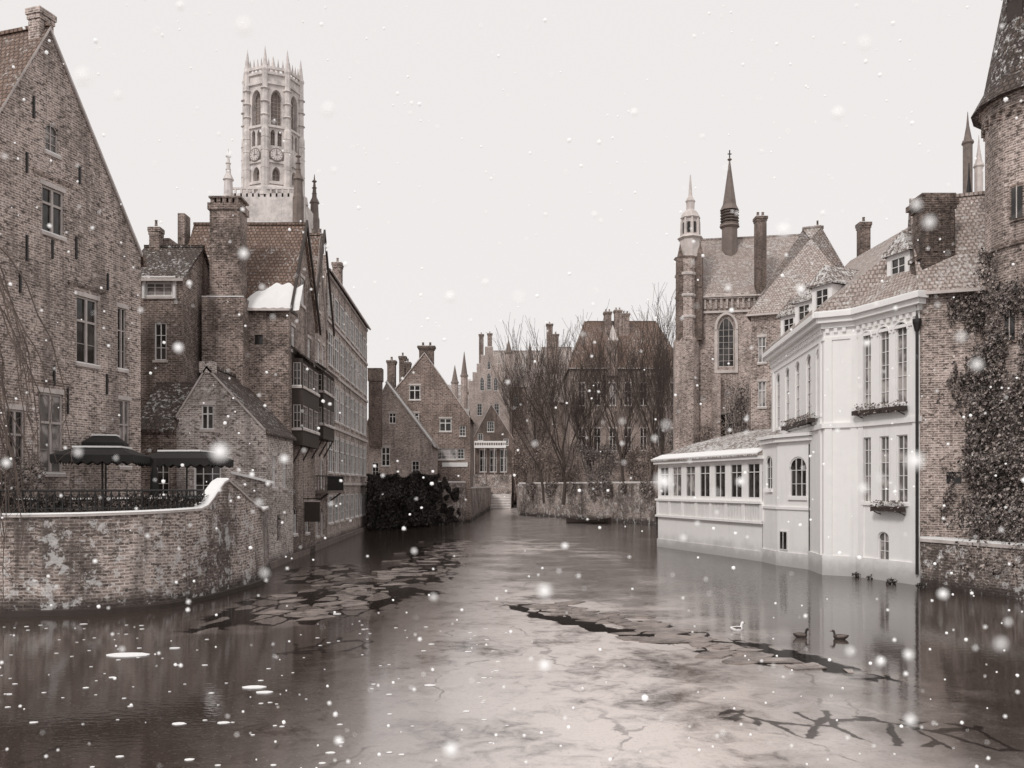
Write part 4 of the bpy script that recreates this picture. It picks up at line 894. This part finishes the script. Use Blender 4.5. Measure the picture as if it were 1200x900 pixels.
for a in((628,490,50,100,128,3600,'leaf_b',.13),(612,535,24,60,150,1500,'leaf_b',.17),(660,540,60,56,122,3000,'leaf_b',.13),(700,542,50,46,116,2600,'leaf',.12),(755,540,56,50,112,2800,'leaf_b',.12),(800,535,44,66,104,2600,'leaf',.11),(640,440,44,50,150,1100,'leaf_b',.14),(865,470,30,60,80,1200,'leaf',.1),(835,525,60,70,84,3000,'leaf_b',.1)): shrub(*a)
def shrub2(p,r,h,z0,n,mat='leaf'):
    B=Bld('potted_plant'); B.p('pot','stone').lathe(p,[(.22,z0),(.3,z0+.4),(.33,z0+.45)],10)
    m_=B.p('leaves',mat)
    for k in range(5): leafclump(m_,(p.x+rv.uniform(-.5,.5)*r,p.y+rv.uniform(-.5,.5)*r,z0+.5+h*rv.uniform(.1,.8)),r*.6,r*.6,h*.3,n//5,.06,rv)
    B.done()
for x,d,r,h in((10,32,.8,2.2),(40,33,.7,1.9),(-5,31.5,.8,1.6),(160,35,.4,.8),(70,33.5,.4,.6),(250,36.8,.35,.6),(205,36,.3,.5)): shrub2(PL(x,d),r,h,3.2,700)
B=Bld('railing_planter'); bx=B.p('trough','wood_d'); lv=B.p('plants','leaf_d'); lv2=B.p('frosted_plants','leaf'); s=7.0
while s<tot-1.6:
    p,z=rpt(s); bx.box(p.x-.16,p.x+.16,p.y+.12,p.y+.4,3.2,3.65); leafclump(lv,(p.x,p.y+.26,3.85),.22,.16,.24+.12*rv.random(),46,.06,rv)
    if rv.random()<.4: leafclump(lv2,(p.x,p.y+.2,4.0),.2,.15,.2,20,.05,rv)
    s+=.36
B.done()
mb=MB(); tb=Vector((-21.0,30.8,3.1)); tp=[tb,tb+Vector((.2,-.1,3)),tb+Vector((.4,-.3,6.5)),tb+Vector((.9,-.6,9.5))]; mb.tube(tp,[.3,.24,.18,.1],8)
for k in range(46):
    st=tp[rv.choice((2,3,3))]+Vector((rv.uniform(-.2,.3),rv.uniform(-.2,.2),rv.uniform(-1.5,.8))); reach=rv.uniform(.6,3.8); dirv=Vector((1,rv.uniform(-.5,.35),0)).normalized(); Ps=[]; drop=rv.uniform(5,9.5)
    for i in range(12):
        t=i/11; Ps.append(st+dirv*reach*(1-(1-t)**2.2)+Vector((rv.gauss(0,.04),rv.gauss(0,.04),.9*math.sin(min(1,t*2.2)*math.pi)*.8-drop*t**1.6)))
    mb.tube(Ps,[.035*(1-.75*i/11)+.006 for i in range(12)],3,cap=False)
    for i in range(3,12):
        for q in range(2):
            e=Ps[i]+Vector((rv.gauss(0,.25),rv.gauss(0,.2),-rv.uniform(.3,.9))); mb.tube([Ps[i],(Ps[i]+e)/2+Vector((rv.gauss(0,.05),0,.05)),e],[.012,.009,.005],3,cap=False)
mb.make('weeping_tree',M['bark_l'],uv=False)
mb=MB()
for x,y in((985,672),(1005,676),(1022,678),(1080,690),(1045,684)):
    d=4500/(y-HY)-.1; p=PL(x,d); leafclump(mb,(p.x,p.y,.12),.3,.2,.16,80,.06,rv)
mb.make('waterside_weeds',M['leaf_d'],uv=False)

# ---------------------------------------------------------------- ducks, boat
def duck(x,y,ang,light=False):
    B=Bld('duck' if not light else 'gull'); d=4500/(y-HY); c=PL(x,d); a=Vector((math.cos(ang),math.sin(ang),0)); T=lambda u,z:Vector((c.x,c.y,0))+a*u*.85+Vector((0,0,z*.8))
    bm='wood_d' if not light else 'snow'
    B.p('body',bm).tube([T(-.3,.15),T(-.24,.12),T(-.14,.08),T(0,.06),T(.1,.07),T(.17,.1),T(.2,.13)],[.01,.045,.08,.1,.09,.06,.02],10)
    B.p('neck','leaf_d' if not light else 'snow').tube([T(.13,.1),T(.17,.18),T(.18,.24),T(.2,.285),T(.235,.3),T(.26,.29)],[.05,.035,.032,.04,.04,.02],10)
    B.p('bill','stone_d').tube([T(.26,.29),T(.3,.28),T(.33,.275)],[.02,.017,.008],8,1.6)
    for s in(-1,1): sd=Vector((-a.y,a.x,0))*s; B.p('wing','stone_d').tube([T(-.24,.14)+sd*.03,T(-.1,.13)+sd*.08,T(.08,.11)+sd*.08,T(.13,.1)+sd*.05],[.01,.04,.04,.01],8,.4)
    B.done()
duck(939,747,.1); duck(984,749,2.9); duck(864,739,.3,True)
B=Bld('moored_boat'); P_=PL(690,104.5)
n=12; hull=B.p('hull','wood_d'); i0=len(hull.V); Lb=5.5
for i in range(n+1):
    t=i/n; w_=.75*math.sin(math.pi*min(1,.12+t*.88))**.6*(1 if t<.9 else .5) if t<1 else 0.02; x_=P_.x-Lb/2+Lb*t; y_=P_.y; sh=.45+.25*(2*t-1)**2
    for (yy,zz) in((-w_,sh),(-w_*.8,.1),(0,-.1),(w_*.8,.1),(w_,sh)): hull.V.append(Vector((x_,y_+yy,zz)))
for i in range(n):
    for k in range(4): a_=i0+i*5+k; hull.F.append([a_,a_+1,a_+6,a_+5])
for t in(.3,.5,.7): B.p('thwarts','stone').box(P_.x-Lb/2+Lb*t-.12,P_.x-Lb/2+Lb*t+.12,P_.y-.6,P_.y+.6,.38,.43)
B.p('snow_cover','snow').box(P_.x-1.9,P_.x-1.4,P_.y-.45,P_.y+.45,.431,.5)
B.done()

# ---------------------------------------------------------------- falling snow
rs=random.Random(21); mb=MB()
t_=(1+5**.5)/2; ico=[Vector(v).normalized() for v in((-1,t_,0),(1,t_,0),(-1,-t_,0),(1,-t_,0),(0,-1,t_),(0,1,t_),(0,-1,-t_),(0,1,-t_),(t_,0,-1),(t_,0,1),(-t_,0,-1),(-t_,0,1))]
icf=[(0,11,5),(0,5,1),(0,1,7),(0,7,10),(0,10,11),(1,5,9),(5,11,4),(11,10,2),(10,7,6),(7,1,8),(3,9,4),(3,4,2),(3,2,6),(3,6,8),(3,8,9),(4,9,5),(2,4,11),(6,2,10),(8,6,7),(9,8,1)]
def flake(c,r):
    i=len(mb.V); 
    for v in ico: mb.V.append(c+v*r*rs.uniform(.88,1.12))
    for f in icf: mb.F.append([i+k for k in f])
for k in range(1700):
    d=math.exp(rs.uniform(math.log(1.3),math.log(18))); x=rs.uniform(-.85,.85)*d; z=CH+rs.uniform(-.45,.75)*d
    if z<.1: continue
    px=abs(rs.gauss(0,.9))+.7
    flake(Vector((x,d,z)),min(.024,px/F*d))
for k in range(130):
    d=rs.uniform(.65,1.7); flake(Vector((rs.uniform(-.9,.9)*d,d,CH+rs.uniform(-.45,.75)*d)),rs.uniform(.0025,.0075))
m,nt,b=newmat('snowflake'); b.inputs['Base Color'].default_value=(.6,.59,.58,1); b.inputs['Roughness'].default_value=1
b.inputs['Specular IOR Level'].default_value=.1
b.inputs['Emission Color'].default_value=(1,.985,.975,1); b.inputs['Emission Strength'].default_value=.5  # flakes are no lamps: glow added to bring them near sky brightness
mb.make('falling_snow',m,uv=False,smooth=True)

# ---------------------------------------------------------------- light, sky, camera
EL,AZ=math.radians(42),math.radians(215)
wd=bpy.data.worlds.new('World'); sc.world=wd; wd.use_nodes=True; nt=wd.node_tree; bg=nt.nodes['Background']
sky=nt.nodes.new('ShaderNodeTexSky'); sky.sky_type='NISHITA'; sky.sun_disc=False; sky.sun_elevation=EL; sky.sun_rotation=AZ; sky.dust_density=4
bw=nt.nodes.new('ShaderNodeRGBToBW'); nt.links.new(sky.outputs[0],bw.inputs[0])
mu=nt.nodes.new('ShaderNodeMath'); mu.operation='MINIMUM'; nt.links.new(bw.outputs[0],mu.inputs[0]); mu.inputs[1].default_value=12
mxn=nt.nodes.new('ShaderNodeMix'); mxn.data_type='RGBA'; mxn.inputs[0].default_value=.93; nt.links.new(mu.outputs[0],mxn.inputs[6]); mxn.inputs[7].default_value=(9.05,8.75,8.65,1)
nt.links.new(mxn.outputs[2],bg.inputs['Color']); bg.inputs['Strength'].default_value=.1
su=bpy.data.lights.new('sun','SUN'); su.energy=1.5; su.angle=math.radians(12); su.color=(1,.96,.92); so=bpy.data.objects.new('sun',su); sc.collection.objects.link(so)
dirs=Vector((math.sin(AZ)*math.cos(EL),math.cos(AZ)*math.cos(EL),math.sin(EL))); so.rotation_euler=dirs.to_track_quat('Z','Y').to_euler(); so.location=dirs*50
cam=bpy.data.cameras.new('camera'); co=bpy.data.objects.new('camera',cam); sc.collection.objects.link(co); co.location=(0,0,CH); co.rotation_euler=(math.radians(90),0,0)
cam.sensor_width=36; cam.lens=30; cam.shift_y=.1; cam.clip_end=3000; cam.clip_start=.1
cam.dof.use_dof=True; cam.dof.focus_distance=40; cam.dof.aperture_fstop=2.8
sc.camera=co
sc.view_settings.view_transform='Standard'; sc.view_settings.look='None'; sc.view_settings.exposure=0
print('faces',sum(len(o.data.polygons) for o in sc.objects if o.type=='MESH'))
